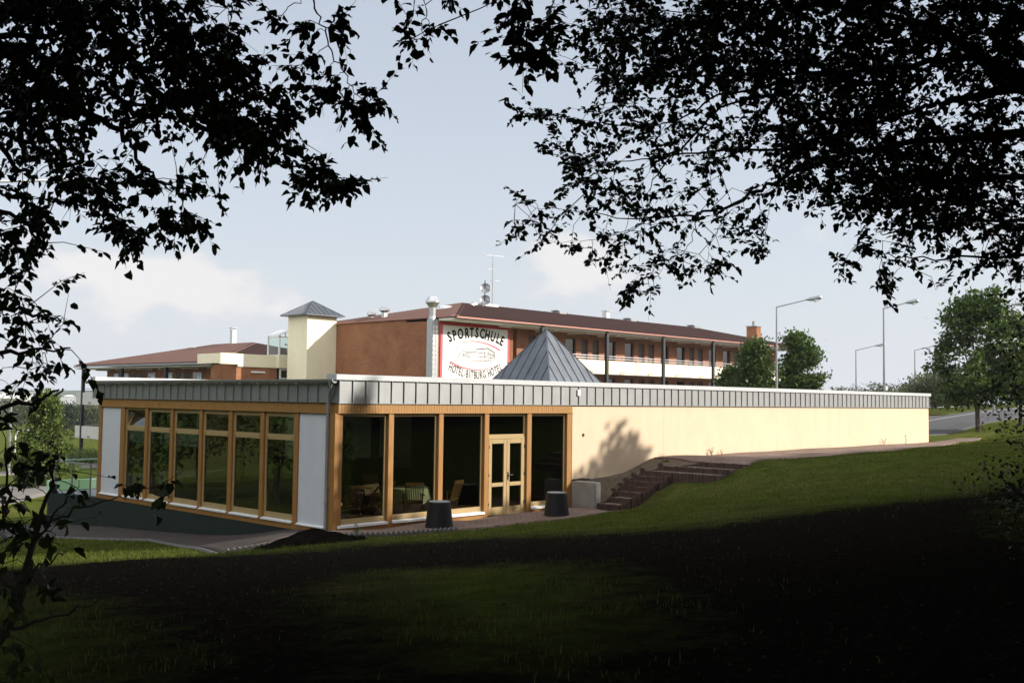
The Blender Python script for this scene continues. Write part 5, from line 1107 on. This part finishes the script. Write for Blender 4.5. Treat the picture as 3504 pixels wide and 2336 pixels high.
class Canopy:
    def __init__(s,limbs,seed):
        s.rg=np.random.default_rng(seed);s.nodes=[];s.par=[];s.b=MB()
        for L_ in limbs:  # list of (u,v,depth,radius)
            P=[pd(u,v,d) for u,v,d,r in L_];rr=[q[3] for q in L_]
            # smooth the limb
            t=np.linspace(0,1,len(P));tt=np.linspace(0,1,len(P)*4);Q=np.stack([np.interp(tt,t,[p[k] for p in P]) for k in range(3)],-1)
            for _ in range(3): Q[1:-1]=(Q[:-2]+2*Q[1:-1]+Q[2:])/4
            Q[1:-1]+=s.rg.normal(0,.012,Q[1:-1].shape);r=np.interp(tt,t,rr);s.b.tube(Q,list(r),7)
            for a,c in zip(Q[:-1],Q[1:]):
                for f in (0,.5): s.nodes.append(a*(1-f)+c*f)
            s.nodes.append(Q[-1])
    def grow(s,A,leaf_len,per,hang=.25,spray=.26):
        """connect every spray point to the nearest wood, then hang leaves along its twig"""
        A=np.array(A);nodes=np.array(s.nodes);left=np.arange(len(A))
        d2=((A[:,None]-nodes[None])**2).sum(-1);best=d2.argmin(1);bd=d2.min(1)
        P=[];D=[];Nn=[];Ls=[]
        done=np.zeros(len(A),bool)
        for _ in range(len(A)):
            i=int(np.where(done,1e9,bd).argmin());done[i]=True
            a=A[i];b0=nodes[best[i]] if best[i]<len(nodes) else s.extra[best[i]-len(nodes)]
            md=(a+b0)/2+s.rg.normal(0,.06*math.sqrt(bd[i])+.004,3)+[0,0,.06*math.sqrt(bd[i])]
            dist=math.sqrt(bd[i]);ax=unit(a-b0)
            tip=a+unit(ax*.7+s.rg.normal(0,.35,3)+[0,0,-hang])*spray*s.rg.uniform(.6,1.15)
            s.b.tube([b0,md,a,tip],[.0025+.004*min(1,dist),.0024+.002*min(1,dist),.0022,.001],4,cap=False)
            if not hasattr(s,'extra'): s.extra=[]
            new=np.array([md,a]);
            k0=len(nodes)+len(s.extra);s.extra+=[md,a]
            nd=((A[:,None]-new[None])**2).sum(-1)
            for q in range(2):
                u_=(nd[:,q]<bd)&~done;bd[u_]=nd[u_,q];best[u_]=k0+q
            # leaves, alternating along the twig
            m=max(2,int(s.rg.poisson(per)));axis=unit(tip-a);side=unit(np.cross(axis,[0,0,1])+s.rg.normal(0,.15,3))
            for j in range(m):
                f=s.rg.uniform(-.7,1.02);p=(a+(tip-a)*f) if f>0 else a+(md-a)*(-f)
                sg=1 if j%2 else -1
                dd=unit(axis*s.rg.uniform(.2,.9)+side*sg*s.rg.uniform(.3,1)+np.array([0,0,-s.rg.uniform(.0,hang*3.2)])+s.rg.normal(0,.18,3))
                P.append(p+dd*.012);D.append(dd);Nn.append(unit(np.array([0,0,1.])+s.rg.normal(0,.55,3)));Ls.append(leaf_len*s.rg.uniform(.62,1.25))
        P=np.array(P);D=np.array(D);Nn=np.array(Nn);Nn=unit(Nn-D*(Nn*D).sum(1,keepdims=True));Ls=np.array(Ls)
        s.V,s.F=leaf_quads(P,D,Nn,Ls,Ls*s.rg.uniform(.52,.74,len(P)),s.rg.uniform(.05,.3))
        # curled edges
        s.V+=s.rg.normal(0,.004,s.V.shape)
def cells(rows,u0,rg,dmin,dmax,leaf_len,per,row0=0,fill=1.0,depthf=None):
    A=[]
    for r,row in enumerate(rows):
        for c,ch in enumerate(row):
            cv=COV[int(ch)]
            if not cv: continue
            for k in range(200):
                pass_=None;break
            dm=(dmin+dmax)/2;area=(leaf_len*FL/dm)**2*.62*.62
            n=rg.poisson(leafcount(cv,area)/per*fill)
            for _ in range(n):
                u=u0+CELL*(c+rg.random());v=CELL*(r+row0+rg.random()-.3);d=rg.uniform(dmin,dmax)
                A.append(pd(u,v,d))
    return A
# left tree: limbs fall from above left towards the open sky
rgl=np.random.default_rng(101)
LL=.060
CL=Canopy([[(-900,-700,7.2,.11),(-300,-420,6.6,.07),(120,-200,6.3,.05),(370,60,6.2,.032),(410,170,6.2,.026),(560,340,6.3,.02),(760,480,6.4,.014),(960,560,6.4,.008),(1100,590,6.4,.004),(1250,640,6.4,.002)],
 [(-900,-500,6.4,.09),(-400,-60,6.2,.06),(-60,120,6.0,.04),(200,330,6.0,.026),(370,420,6.1,.018),(440,480,6.1,.014),(490,560,6.1,.010),(560,640,6.2,.006),(700,660,6.2,.003)],
 [(-300,40,6.1,.05),(0,130,6.1,.02),(250,115,6.1,.014),(480,90,6.1,.008)],
 [(370,310,6.2,.012),(560,390,6.3,.010),(700,450,6.3,.006)],
 [(-500,300,5.8,.05),(-60,440,5.8,.022),(60,560,5.8,.012),(60,640,5.8,.006)],
 [(-60,440,5.8,.018),(150,510,5.8,.012),(280,600,5.9,.006)],
 [(-500,620,5.6,.04),(-40,700,5.6,.016),(90,760,5.7,.010),(150,860,5.7,.005)],
 [(-500,950,5.5,.04),(-60,1060,5.5,.016),(100,1060,5.6,.010),(200,1100,5.6,.005)],
 [(-400,1240,5.4,.035),(-20,1210,5.4,.014),(120,1200,5.5,.008),(240,1190,5.5,.004)],
 [(-400,1420,5.4,.035),(0,1405,5.4,.012),(110,1378,5.4,.010),(190,1352,5.4,.007),(215,1330,5.4,.005)],
 [(15,1402,5.4,.005),(50,1455,5.4,.0035),(70,1490,5.4,.002)],
 [(700,-300,6.5,.02),(1000,-150,6.3,.010),(1075,0,6.2,.006),(1100,75,6.2,.005),(1128,165,6.2,.0045),(1165,235,6.2,.004),(1213,305,6.2,.003),(1250,350,6.2,.002),(1295,385,6.2,.0015)],
 [(1350,-300,6.5,.012),(1468,0,6.2,.004),(1452,65,6.2,.003),(1440,100,6.2,.002)],
 [(1000,-150,6.3,.008),(1080,-20,6.2,.004),(1010,15,6.2,.003),(920,60,6.2,.002)]],202)
A=cells(LEFT,0,rgl,5.4,7.2,LL,11,fill=2.2)
A=[a for a in A]
for (u,v,n) in ((1043,97,3),(1084,110,1),(1155,75,2),(1162,115,2),(1073,208,2),(1115,217,1),(1043,246,2),(1117,298,3),(1165,272,1),(1181,305,2),(1222,365,3),(1259,313,2),(1259,365,2),(1296,380,1),(1259,410,2),(1102,320,1),(1468,90,2),(1393,134,2),(1438,134,2),(1415,100,1),(1363,8,1),(1535,12,2),(950,95,1),(1043,613,5),(1108,587,6),(1134,639,5),(1193,632,6),(1225,632,1),(1075,600,3),(443,795,5),(476,821,5),(410,770,3),(613,769,5),(574,730,5),(678,769,2),(640,745,3),(965,313,3),(1003,391,5),(990,248,2),(960,430,4),(900,210,4),(1000,500,3),(1160,90,2),(1045,105,2),(1060,215,3),(1110,335,3),(1250,360,3),(1285,350,2),(1260,420,2),(1400,130,1)):
    for _ in range(n): A.append(pd(u+rgl.normal(0,12),v-8+rgl.normal(0,9),6.2+rgl.normal(0,.05)))
# crown above and left of the frame
for r in range(-9,0):
    for c in range(-8,12 if r<-2 else 8):
        for _ in range(rgl.poisson(1.7)): A.append(pd(CELL*(c+rgl.random()),CELL*(r+rgl.random()),rgl.uniform(5.6,8.5)))
for r in range(0,17):
    for c in range(-7,0):
        for _ in range(rgl.poisson(1.2)): A.append(pd(CELL*(c+rgl.random()),CELL*(r+rgl.random()),rgl.uniform(5.2,7.5)))
CL.grow(A,LL,11,hang=.28,spray=.19)
base=pd(-1150,1500,8.2);base[2]=float(T(base[0],base[1]))
tl=thing('overhanging_tree','near dark leafed tree whose branches hang into the sky at upper left','tree',tuple(base))
tp=pd(-900,-700,7.2);CL.b.tube([base-[0,0,.3],base*.7+tp*.3+[.1,0,0],base*.3+tp*.7,tp,tp+[0,.2,1.5]],[.24,.19,.15,.12,.05],10)
for p_,q_ in (((-900,-500,6.4),.75),((-500,300,5.8),.45),((-500,620,5.6),.4),((-500,950,5.5),.3),((-400,1240,5.4),.2),((-400,1420,5.4),.15)):
    e=pd(*p_);CL.b.tube([base*(1-q_)+tp*q_,e],[.06,.045],6)
e=pd(700,-300,6.5);CL.b.tube([tp+[0,.1,.7],(tp+e)/2+[0,0,.3],e],[.05,.03,.02],6);f_=pd(1350,-300,6.5);CL.b.tube([e,f_],[.02,.012],5)
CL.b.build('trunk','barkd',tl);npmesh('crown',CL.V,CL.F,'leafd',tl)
# right tree: heavy limbs from the right
rgr=np.random.default_rng(303);LR=.070
g2=lambda a,b: (1752+a*.7449,b*.7449)
def G(*pts): return [(g2(a,b)[0],g2(a,b)[1],d,r) for a,b,d,r in pts]
CR=Canopy([G((3300,200,9,.16),(2700,330,9,.10),(2352,380,9,.06),(2200,430,9.1,.045),(2050,460,9.2,.034),(1960,470,9.3,.028),(1880,495,9.4,.02),(1700,560,9.5,.014),(1500,640,9.6,.01)),
 G((2700,330,9,.09),(2300,370,9.2,.07),(2150,260,9.4,.055),(2000,150,9.6,.042),(1880,95,9.8,.032),(1500,30,10,.02),(1150,20,10.2,.012),(800,60,10.3,.006),(500,40,10.3,.003)),
 G((2150,260,9.4,.04),(1900,300,9.8,.03),(1500,330,10.2,.022),(1100,345,10.5,.015),(700,350,10.7,.009),(420,340,10.8,.004),(200,250,10.8,.002)),
 G((1980,190,9.7,.02),(1900,370,9.8,.018),(1800,440,9.9,.014),(1650,500,10,.008)),
 G((1500,330,10.2,.016),(1150,400,10.6,.014),(940,430,10.8,.012),(860,500,10.9,.010),(720,580,11,.008),(500,575,11.1,.005),(250,550,11.1,.003),(60,550,11.1,.0018)),
 G((1250,430,10.3,.014),(950,485,10.4,.012),(850,610,10.5,.012),(700,750,10.6,.008),(620,890,10.7,.004)),
 G((2700,620,9.2,.06),(2000,640,9.5,.034),(1600,680,9.7,.026),(1280,800,9.9,.022),(1180,850,10,.019),(1000,950,10.1,.015),(850,990,10.2,.012),(650,1000,10.3,.008),(400,985,10.4,.005),(200,960,10.5,.003),(40,935,10.5,.0018)),
 G((1400,690,9.9,.016),(1000,690,10.3,.012),(700,720,10.5,.008),(400,750,10.7,.004),(130,705,10.7,.002)),
 G((1000,950,10.1,.006),(965,1010,10.1,.0035),(920,1110,10.1,.0025),(900,1190,10.1,.002)),
 G((1200,860,10,.005),(1185,960,10,.003),(1165,1060,10,.0022),(1155,1170,10,.0015)),
 G((850,990,10.2,.006),(840,1080,10.2,.004),(760,1190,10.2,.003),(640,1280,10.2,.002)),
 G((650,1000,10.3,.006),(520,1080,10.4,.004),(300,1110,10.4,.002),(100,1105,10.4,.0015)),
 G((2700,800,9.3,.04),(2100,820,9.5,.025),(1700,880,9.6,.015),(1400,950,9.7,.007)),
 G((2700,1150,9.2,.03),(2300,1185,9.3,.014),(1950,1185,9.4,.008),(1750,1180,9.5,.005),(1600,1150,9.5,.0025)),
 G((2700,1000,9.2,.03),(2250,1010,9.3,.014),(1900,1010,9.4,.009),(1700,1080,9.5,.005)),
 G((300,-200,6.2,.01),(60,-60,5.6,.005),(40,60,5.6,.003),(40,160,5.6,.002)),
 G((300,-200,6.2,.01),(180,0,6,.005),(160,90,6,.003),(200,130,6,.002))],404)
A=cells(RIGHT,1752,rgr,8.6,12.0,LR,13,fill=2.1)
for (a,b_,n) in ((40,20,3),(40,60,3),(10,170,2),(60,180,3),(55,250,3),(60,290,2),(100,118,1),(140,130,2),(190,120,2)):
    for _ in range(n):
        u,v=g2(a+rgr.normal(0,12),b_+rgr.normal(0,12));A.append(pd(u,v,5.8+rgr.normal(0,.1)))
for a,b_ in [(100,305),(60,305),(140,310),(210,330),(120,345),(180,345),(30,303),(240,345),(110,405),(160,415),(200,430),(165,440),(85,402),(40,535),(90,540),(140,555),(30,590),(20,605),(90,625),(120,625),(170,640),(70,575),(230,690),(220,660),(270,660),(300,640),(330,750),(360,730),(350,770),(320,765),(420,715),(470,710),(500,700),(400,680),(610,620),(640,600),(655,665),(640,655),(660,672),(600,570),(560,580),(870,690),(865,710),(900,660),(930,650),(985,730),(985,720),(1000,690),(1050,700),(150,500),(200,520),(190,480),(80,150),(110,165),(150,190),(120,140),(280,240),(290,210)]:
    for _ in range(2): A.append(pd(1752+a*1.3036+rgr.normal(0,11),b_*1.3036-8+rgr.normal(0,8),10.3+rgr.normal(0,.2)))
for r in range(-8,0):
    for c in range(-2 if r<-2 else 2,32):
        for _ in range(rgr.poisson(2.0)): A.append(pd(1752+CELL*(c+rgr.random()),CELL*(r+rgr.random()),rgr.uniform(8.2,12)))
for r in range(0,15):
    for c in range(24,32):
        for _ in range(rgr.poisson(2.0)): A.append(pd(1752+CELL*(c+rgr.random()),CELL*(r+rgr.random()),rgr.uniform(8.2,11)))
CR.grow(A,LR,13,hang=.14,spray=.26)
base=pd(4300,1700,9.2);base[2]=float(T(base[0],base[1]))
tr=thing('overhanging_tree','near dark leafed tree spreading over the whole upper right of the sky','tree',tuple(base))
tp=pd(*[*g2(3300,200),9.0]);CR.b.tube([base-[0,0,.3],base*.6+tp*.4,tp,tp+[.3,-.2,2.2]],[.30,.24,.18,.08],10)
for a_ in ((2700,620,9.2),(2700,800,9.3),(2700,1150,9.2),(2700,1000,9.2)):
    e=pd(*g2(a_[0],a_[1]),a_[2]);h_=min(.9,max(.1,(e[2]-base[2]-.4)/(tp[2]-base[2])));CR.b.tube([base*(1-h_)+tp*h_,e],[.07,.045],6)
e=pd(*g2(300,-200),6.2);f_=pd(*g2(1500,-350),8.5);CR.b.tube([tp+[.1,-.1,1.0],f_,e],[.06,.03,.01],6)
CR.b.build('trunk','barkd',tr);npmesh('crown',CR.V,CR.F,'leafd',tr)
# sapling at the lower left
rgs=np.random.default_rng(505)
CS=Canopy([[(-150,2500,5.2,.03),(60,2100,5.4,.02),(120,1800,5.6,.014),(190,1620,5.7,.008),(185,1480,5.7,.003)],[(-150,2300,5.0,.02),(-20,1900,5.2,.014),(40,1700,5.4,.008),(20,1500,5.5,.003)],
 [(120,1800,5.6,.008),(260,1740,5.8,.006),(330,1722,5.9,.004),(420,1700,6.0,.003),(480,1672,6.0,.0015)],[(100,1900,5.5,.008),(220,1720,5.7,.005),(270,1640,5.8,.002)],[(40,2150,5.3,.012),(250,2090,5.5,.006),(340,2050,5.6,.002)],[(20,2000,5.3,.01),(160,1930,5.4,.006),(230,1880,5.5,.002)]],606)
A=[]
for r,row in SAPL.items(): A+=cells([row],0,rgs,5.1,6.2,.075,5,row0=r,fill=3.0)
for c in range(-5,0):
    for r in range(18,34):
        for _ in range(rgs.poisson(1.6)): A.append(pd(CELL*(c+rgs.random()),CELL*(r+rgs.random()),rgs.uniform(5,6.3)))
CS.grow(A,.075,5,hang=.3,spray=.16)
base=pd(-150,2500,5.2);zt_=float(T(base[0],base[1]))
ts=thing('broadleaf_sapling','leafy dark sapling standing at the lower left edge in front of the paving','sapling',(base[0],base[1],zt_))
CS.b.tube([(base[0],base[1],zt_-.2),tuple(base)],[.035,.03],7)
CS.b.tube([(base[0],base[1],zt_+.05),tuple(pd(-150,2300,5.0))],[.03,.02],7)
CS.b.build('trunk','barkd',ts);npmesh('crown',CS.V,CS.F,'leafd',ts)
# bush on the right edge
p=hit(3520,1760);bush('dark_bush','dark leafy bush on the bank at the right edge of the photo',(p[0]+.9,p[1]-.8,float(T(p[0]+.9,p[1]-.8))),3.2,2.6,'leafd',131,n=10000,ls=.07,depth=2.6)
p=hit(3480,2010);bush('dark_bush','low tangled bush below the leafy bank at the right edge',(p[0]+.5,p[1]-.5,float(T(p[0]+.5,p[1]-.5))),2.2,.9,'leafd',132,n=5000,ls=.05,depth=1.6)
# ------------------------------------------------------------------ the wood the photograph is taken from
rgw=np.random.default_rng(77);VV=[];FF=[];k0=0;wb=MB()
WD=[(x,y,h,r) for x,y,h,r in ((-31,-24,13,6),(-30,-36,15,6),(-20,-37,16,7),(-11,-35,17,7),(-2,-31,17,6.5),(6,-33,16,6.5),(-24,-30,15,6),(-14,-29,14,6),(-5,-25.5,13,5.5),(2,-24,11.5,5),(9,-25,11,5),(14,-25.5,12.4,4.6),(19,-24.5,12.5,4.2),(24,-24.5,12.3,4.2),(29,-24.5,12.5,4.2),(34,-25,12.4,4.2),(39,-25,12.3,4.2),(44,-25.5,12.3,4.4),(49.5,-26.5,12,4.6),(27.0,-20.5,13.5,1.3),(28.9,-21.5,13.5,1.0),(25.3,-20.6,12.0,1.0),(26.2,-21.2,12.4,.9),(29.9,-20.8,12.2,.7),(24.2,-20.9,11.7,.7),(19.0,-23.8,16.6,.75),(-24,-22.5,12,5),(-14,-26.5,13,5.5),(-4.5,-22.5,13.5,5),(3.5,-20,12.5,4.2),(17,-36,12.5,6),(27,-38,13,7),(38,-40,13.5,7),(48,-42,14,7),(60,-44,14,7),(-33,-12,17,6),(-31,-2,17,6),(-28,8,16,6),(-25,18,16,6),(-22,28,15,6),(-36,2,19,7),(-34,20,19,7),(-24,-6,15,5),(-21.5,-1,15,4.6),(-20.5,5,15,4.6),(-23,-14,15,5))]
for x,y,h,r in WD:
    z=float(T(x,y));wb.tube([(x,y,z-.3),(x+.2,y,z+h*.5),(x,y+.2,z+h*.9)],[.3,.2,.05],7)
    n=(2700 if r<1.6 else 9000) if y<-20 else 4200
    a=rgw.uniform(0,6.283,n);u_=rgw.uniform(-1,1,n);q=np.sqrt(1-u_*u_);rr=rgw.uniform(.35,1,n)**.5
    lob=1+.22*np.sin(3*a+x)*np.cos(4*u_+y)+.13*np.sin(7*a+y)
    lowz=(.36 if (x<5 and y>-29) else .2) if y<-19 else .12
    c=np.stack([x+np.cos(a)*q*rr*r*lob,y+np.sin(a)*q*rr*r*lob,z+h*(lowz+(1-lowz)*.5)+u_*rr*h*(1-lowz)*.5],-1)
    D=unit(rgw.normal(0,1,(n,3)));Nn=unit(rgw.normal(0,.8,(n,3))+[0,0,.7]);Ls=((.42 if r<1.6 else .8) if y<-20 else .6)*rgw.uniform(.6,1.2,n)
    V,F=rhomb(c,D,Nn,Ls,Ls*.7);VV.append(V);FF.append(F+k0);k0+=len(V)
for x,y,r,zb,zt_ in ((-12.5,-17.5,6.2,8.2,14.5),(-19,-22,6.5,6.5,14),(-1,-15.5,6.5,10.5,17),(-22,-12,5.5,7,13.5),(5,-20.5,4.2,8,15),(-9,-22.5,6,6.5,14),(-26,-18,6,4,13)):
    n=7000;a=rgw.uniform(0,6.283,n);u_=rgw.uniform(-1,1,n);q=np.sqrt(1-u_*u_);rr=rgw.uniform(.2,1,n)**.5;lob=1+.2*np.sin(3*a+x)*np.cos(4*u_+y)
    c=np.stack([x+np.cos(a)*q*rr*r*lob,y+np.sin(a)*q*rr*r*lob,(zb+zt_)/2+u_*rr*(zt_-zb)/2],-1)
    D=unit(rgw.normal(0,1,(n,3)));Nn=unit(rgw.normal(0,.6,(n,3))+[0,0,1]);Ls=.7*rgw.uniform(.6,1.2,n);V,F=rhomb(c,D,Nn,Ls,Ls*.7);VV.append(V);FF.append(F+k0);k0+=len(V)
    bx,by=x-4,y-7;z=float(T(bx,by));wb.tube([(bx,by,z-.3),(bx+.5,by+1,z+4),(x,y,(zb+zt_)/2)],[.3,.22,.08],7)

V2=[];F2=[];k2=0
for x,y,h,r in ((-12.5,8,8.5,3.2),(-11,15,9.5,3.4),(-13,22,9,3.4),(-17,12,11,4.2),(-6.5,22,8.5,2.9),(-9,29,10,3.4),(-5,33,9.5,3.2),(-14,31,11,3.8),(-8,40,10,3.6),(-3,41,9,3.0)):
    n=3600;a=rgw.uniform(0,6.283,n);u_=rgw.uniform(-1,1,n);q=np.sqrt(1-u_*u_);rr=rgw.uniform(.5,1,n)**.6;lob=1+.3*np.sin(3*a+x)*np.cos(4*u_+y)+.2*np.sin(7*a+y+3*u_)
    z=float(T(x,y));c=np.stack([x+np.cos(a)*q*rr*r*lob,y+np.sin(a)*q*rr*r*lob,z+h*.6+u_*rr*h*.42],-1);wb.tube([(x,y,z-.3),(x+.2,y,z+h*.5),(x,y+.2,z+h*.9)],[.16,.1,.03],7)
    D=unit(rgw.normal(0,1,(n,3)));Nn=unit(rgw.normal(0,.8,(n,3))+[0,0,.7]);Ls=.30*rgw.uniform(.6,1.2,n);V,F=rhomb(c,D,Nn,Ls,Ls*.7);V2.append(V);F2.append(F+k2);k2+=len(V)
wo=thing('woodland','dark wood on the slope around the viewer','woodland',(0,-30,2));wo['kind']='stuff'
npmesh('crown',np.concatenate(VV),np.concatenate(FF),'leafw',wo);wb.build('trunk','barkd',wo);npmesh('crown',np.concatenate(V2),np.concatenate(F2),'leafm',wo)
# ------------------------------------------------------------------ grass blades, bark chips, weeds
rgg=np.random.default_rng(9)
def blades(n,region,hmin,hmax,w,keep=None):
    x=rgg.uniform(region[0],region[1],n);y=rgg.uniform(region[2],region[3],n);m=keep(x,y);x=x[m];y=y[m];z=T(x,y)-.02;k=len(x)
    a=rgg.uniform(0,6.283,k);h=rgg.uniform(hmin,hmax,k);le=h*rgg.uniform(.15,.8,k);ww=w*rgg.uniform(.7,1.3,k)
    c,s_=np.cos(a),np.sin(a);b0=np.stack([x,y,z],-1);t=b0+np.stack([c*le,s_*le,h],-1);mdl=b0+np.stack([c*le*.3,s_*le*.3,h*.6],-1);sd=np.stack([-s_*ww/2,c*ww/2,0*h],-1)
    V=np.stack([b0-sd,b0+sd,mdl+sd*.8,t,mdl-sd*.8],1).reshape(-1,3);i=np.arange(k)[:,None]*5
    F4=i+np.array([[0,1,2,4]]);F3=i+np.array([[4,2,3,3]])
    return V,F4,i
def blade_obj(name,V,i):
    k=len(i);fs=[]
    me=bpy.data.meshes.new(name);me.vertices.add(len(V));me.vertices.foreach_set('co',V.astype(np.float32).ravel())
    q=i+np.array([[0,1,2,4]]);t_=i+np.array([[4,2,3]]);li=np.concatenate([q.ravel(),t_.ravel()]).astype(np.int32)
    st=np.concatenate([np.arange(k)*4,4*k+np.arange(k)*3]).astype(np.int32);me.loops.add(len(li));me.loops.foreach_set('vertex_index',li);me.polygons.add(2*k);me.polygons.foreach_set('loop_start',st)
    me.materials.append(M['blade']);me.update(calc_edges=True);o=bpy.data.objects.new(name,me);COL.objects.link(o);return o
NOT=[[(-3.2,.4),(-2.05,-1.0),(.76,-1.85),(2.2,-2.2),(5,-2.7),(8.95,-2.7),(9.0,0),(0,0)],[(8.9,0),(13.3,0),(13.4,-4.0),(12.7,-4.0),(11.4,-3.75),(11.3,-2.1),(9,-2.0)],[(12.7,-4.05),(15.5,-3.8),(19,-3.65),(24.5,-3.65),(31,-2.95),(37,-2.25),(44,-1.5),(44,1),(12,0)],[(-3.3,.3),(-2.5,3),(-1.7,6.5),(-2.6,11.2),(-3.9,17),(0,17),(0,0)]]
def free(x,y):
    m=np.ones(x.shape,bool)
    for p in NOT: m&=~inpoly(x,y,p)
    return m&~((x>-.1)&(y>-.05))
def lawn(x,y): return (grassmask(x,y)+rgg.normal(0,1.1,x.shape)+.5*np.sin(x*1.7+y*.6)*np.sin(y*2.3-x*.4)>0)&free(x,y)
def tong(x,y):
    d=np.full(x.shape,-9.)
    for t in TONGUE: d=np.maximum(d,pdist(x,y,t)-.5)
    return d+rgg.normal(0,.55,x.shape)+.9*np.sin(x*2.1+y)*np.sin(y*1.7-x*.8)>.25
def sparse(x,y): return (grassmask(x,y)<0)&(rgg.random(x.shape)<np.clip(np.sin(x*1.3+1)*np.sin(y*1.1+x*.5)*.9-.25,0,1))&free(x,y)
V5,_,i5=blades(70000,(33,62,-9,3.4),.05,.12,.03,lambda x,y:(y<np.interp(x,[33,38,42,50,58,64],[-3.2,-.4,1.2,3.4,3.6,3.2]))&free(x,y))
V1,_,i1=blades(150000,(-3.5,30,-14,-1),.03,.09,.011,lawn)
V2,_,i2=blades(110000,(-18,3,-20,-4),.02,.11,.006,tong)
V3,_,i3=blades(26000,(-15,12,-20,0),.02,.07,.007,sparse)
V4,_,i4=blades(30000,(-9,-1.5,-3,16),.04,.13,.012,lawn)
V=np.concatenate([V1,V2,V3,V4,V5]);ii=[];k=0
for q in (i1,i2,i3,i4,i5): ii.append(q+k);k+=len(q)*5
tag(blade_obj('grass',V,np.concatenate(ii)),'short lawn grass and tufts on the slope in front of the pavilion','grass',kind='stuff')
n=12000;x=rgg.uniform(-16,10,n);y=rgg.uniform(-20.5,0,n);m=(grassmask(x,y)+rgg.normal(0,.2,n)<.0)&free(x,y);x=x[m];y=y[m];k=len(x)
P=np.stack([x,y,T(x,y)+.012+rgg.uniform(0,.02,k)],-1);a=rgg.uniform(0,6.28,k);D=unit(np.stack([np.cos(a),np.sin(a),rgg.normal(0,.25,k)],-1));Nn=unit(rgg.normal(0,.3,(k,3))+[0,0,1])
Ls=rgg.uniform(.015,.06,k);V,F=rhomb(P,D,Nn,Ls,Ls*rgg.uniform(.3,.7,k));tag(npmesh('bark_mulch',V,F,'chip'),'brown bark chips scattered over the dark soil','mulch',kind='stuff')
for k,(u,v,yy,h,lab) in enumerate(((2435,1540,-.12,.36,'spindly weed growing against the cream wall left of its middle'),(2470,1548,-.12,.22,'small weed beside the spindly one at the cream wall'),(3025,1517,-.15,.34,'reddish weed at the foot of the cream wall near its right end'),(3100,1522,-.6,.55,'tall thin weed stalk on the paving before the right end of the cream wall'),(1215,1845,-1.9,.42,'upright green weed beside the soil heap'))):
    p=py(u,v,yy);z=float(T(p[0],p[1]));o=thing('weed',lab,'weed',(p[0],p[1],z),'weeds along the paving');b=MB();pts=[]
    for j in range(4 if k!=3 else 1):
        a=rgg.uniform(0,6.28);e=np.array([p[0]+math.cos(a)*h*.3*(k!=3),p[1]+math.sin(a)*h*.25*(k!=3),z+h*rgg.uniform(.6,1)]);b.tube([(p[0],p[1],z-.02),(np.array([p[0],p[1],z])+e)/2+[0,0,h*.1],e],[.006,.005,.003],4);pts+=[np.array([p[0],p[1],z])*(1-f)+e*f for f in rgg.uniform(.3,1,9)]
    b.build('stem','leafo',o);P=np.array(pts);kk=len(P);D=unit(rgg.normal(0,1,(kk,3)));V,F=rhomb(P,D,unit(rgg.normal(0,.5,(kk,3))+[0,0,1]),h*.16*np.ones(kk),h*.08*np.ones(kk));npmesh('foliage',V,F,'leafb' if k!=2 else 'leafo',o)
# indoor plant behind the first pane
o=thing('pot_plant','tall bushy green indoor plant in the corner behind the first front pane','plant',(.62,.75,-.03));b=MB();b.lathe((.62,.75,-.03),[(.17,0),(.22,.38),(.24,.40)],18);b.build('pot','conc',o)
b=MB();C=[]
for j in range(7):
    a=rgg.uniform(0,6.28);e=np.array([.62+math.cos(a)*.22,.75+math.sin(a)*.2,rgg.uniform(1.5,2.75)]);b.tube([(.62,.75,.3),(.62+math.cos(a)*.08,.75+math.sin(a)*.08,e[2]*.6),e],[.018,.013,.006],5);C+=[np.array([.62,.75,.6])*(1-f)+e*f for f in np.linspace(.15,1,16)]
b.build('stem','bark',o);C=np.repeat(np.array(C),16,0);kk=len(C);C=C+rgg.normal(0,.11,(kk,3));C[:,0]=np.clip(C[:,0],.2,1.3);C[:,1]=np.clip(C[:,1],.2,1.4);D=unit(rgg.normal(0,.7,(kk,3))+[0,0,-.5]);V,F=rhomb(C,D,unit(rgg.normal(0,1,(kk,3))+[0,0,.6]),.10*rgg.uniform(.7,1.3,kk),.045*rgg.uniform(.7,1.3,kk));npmesh('foliage',V,F,'leafb',o)

# ------------------------------------------------------------------ thin summer haze
b=MB();b.box((-330,-330,-14),(900,900,26));hm=bpy.data.materials.new('haze');hm.use_nodes=True;t=hm.node_tree;t.nodes.clear()
o_=t.nodes.new('ShaderNodeOutputMaterial');v_=t.nodes.new('ShaderNodeVolumePrincipled');v_.inputs['Density'].default_value=.0002;v_.inputs['Color'].default_value=(.86,.92,1,1);v_.inputs['Anisotropy'].default_value=.2
t.links.new(v_.outputs[0],o_.inputs['Volume']);tag(b.build('haze',hm),kind='stuff')
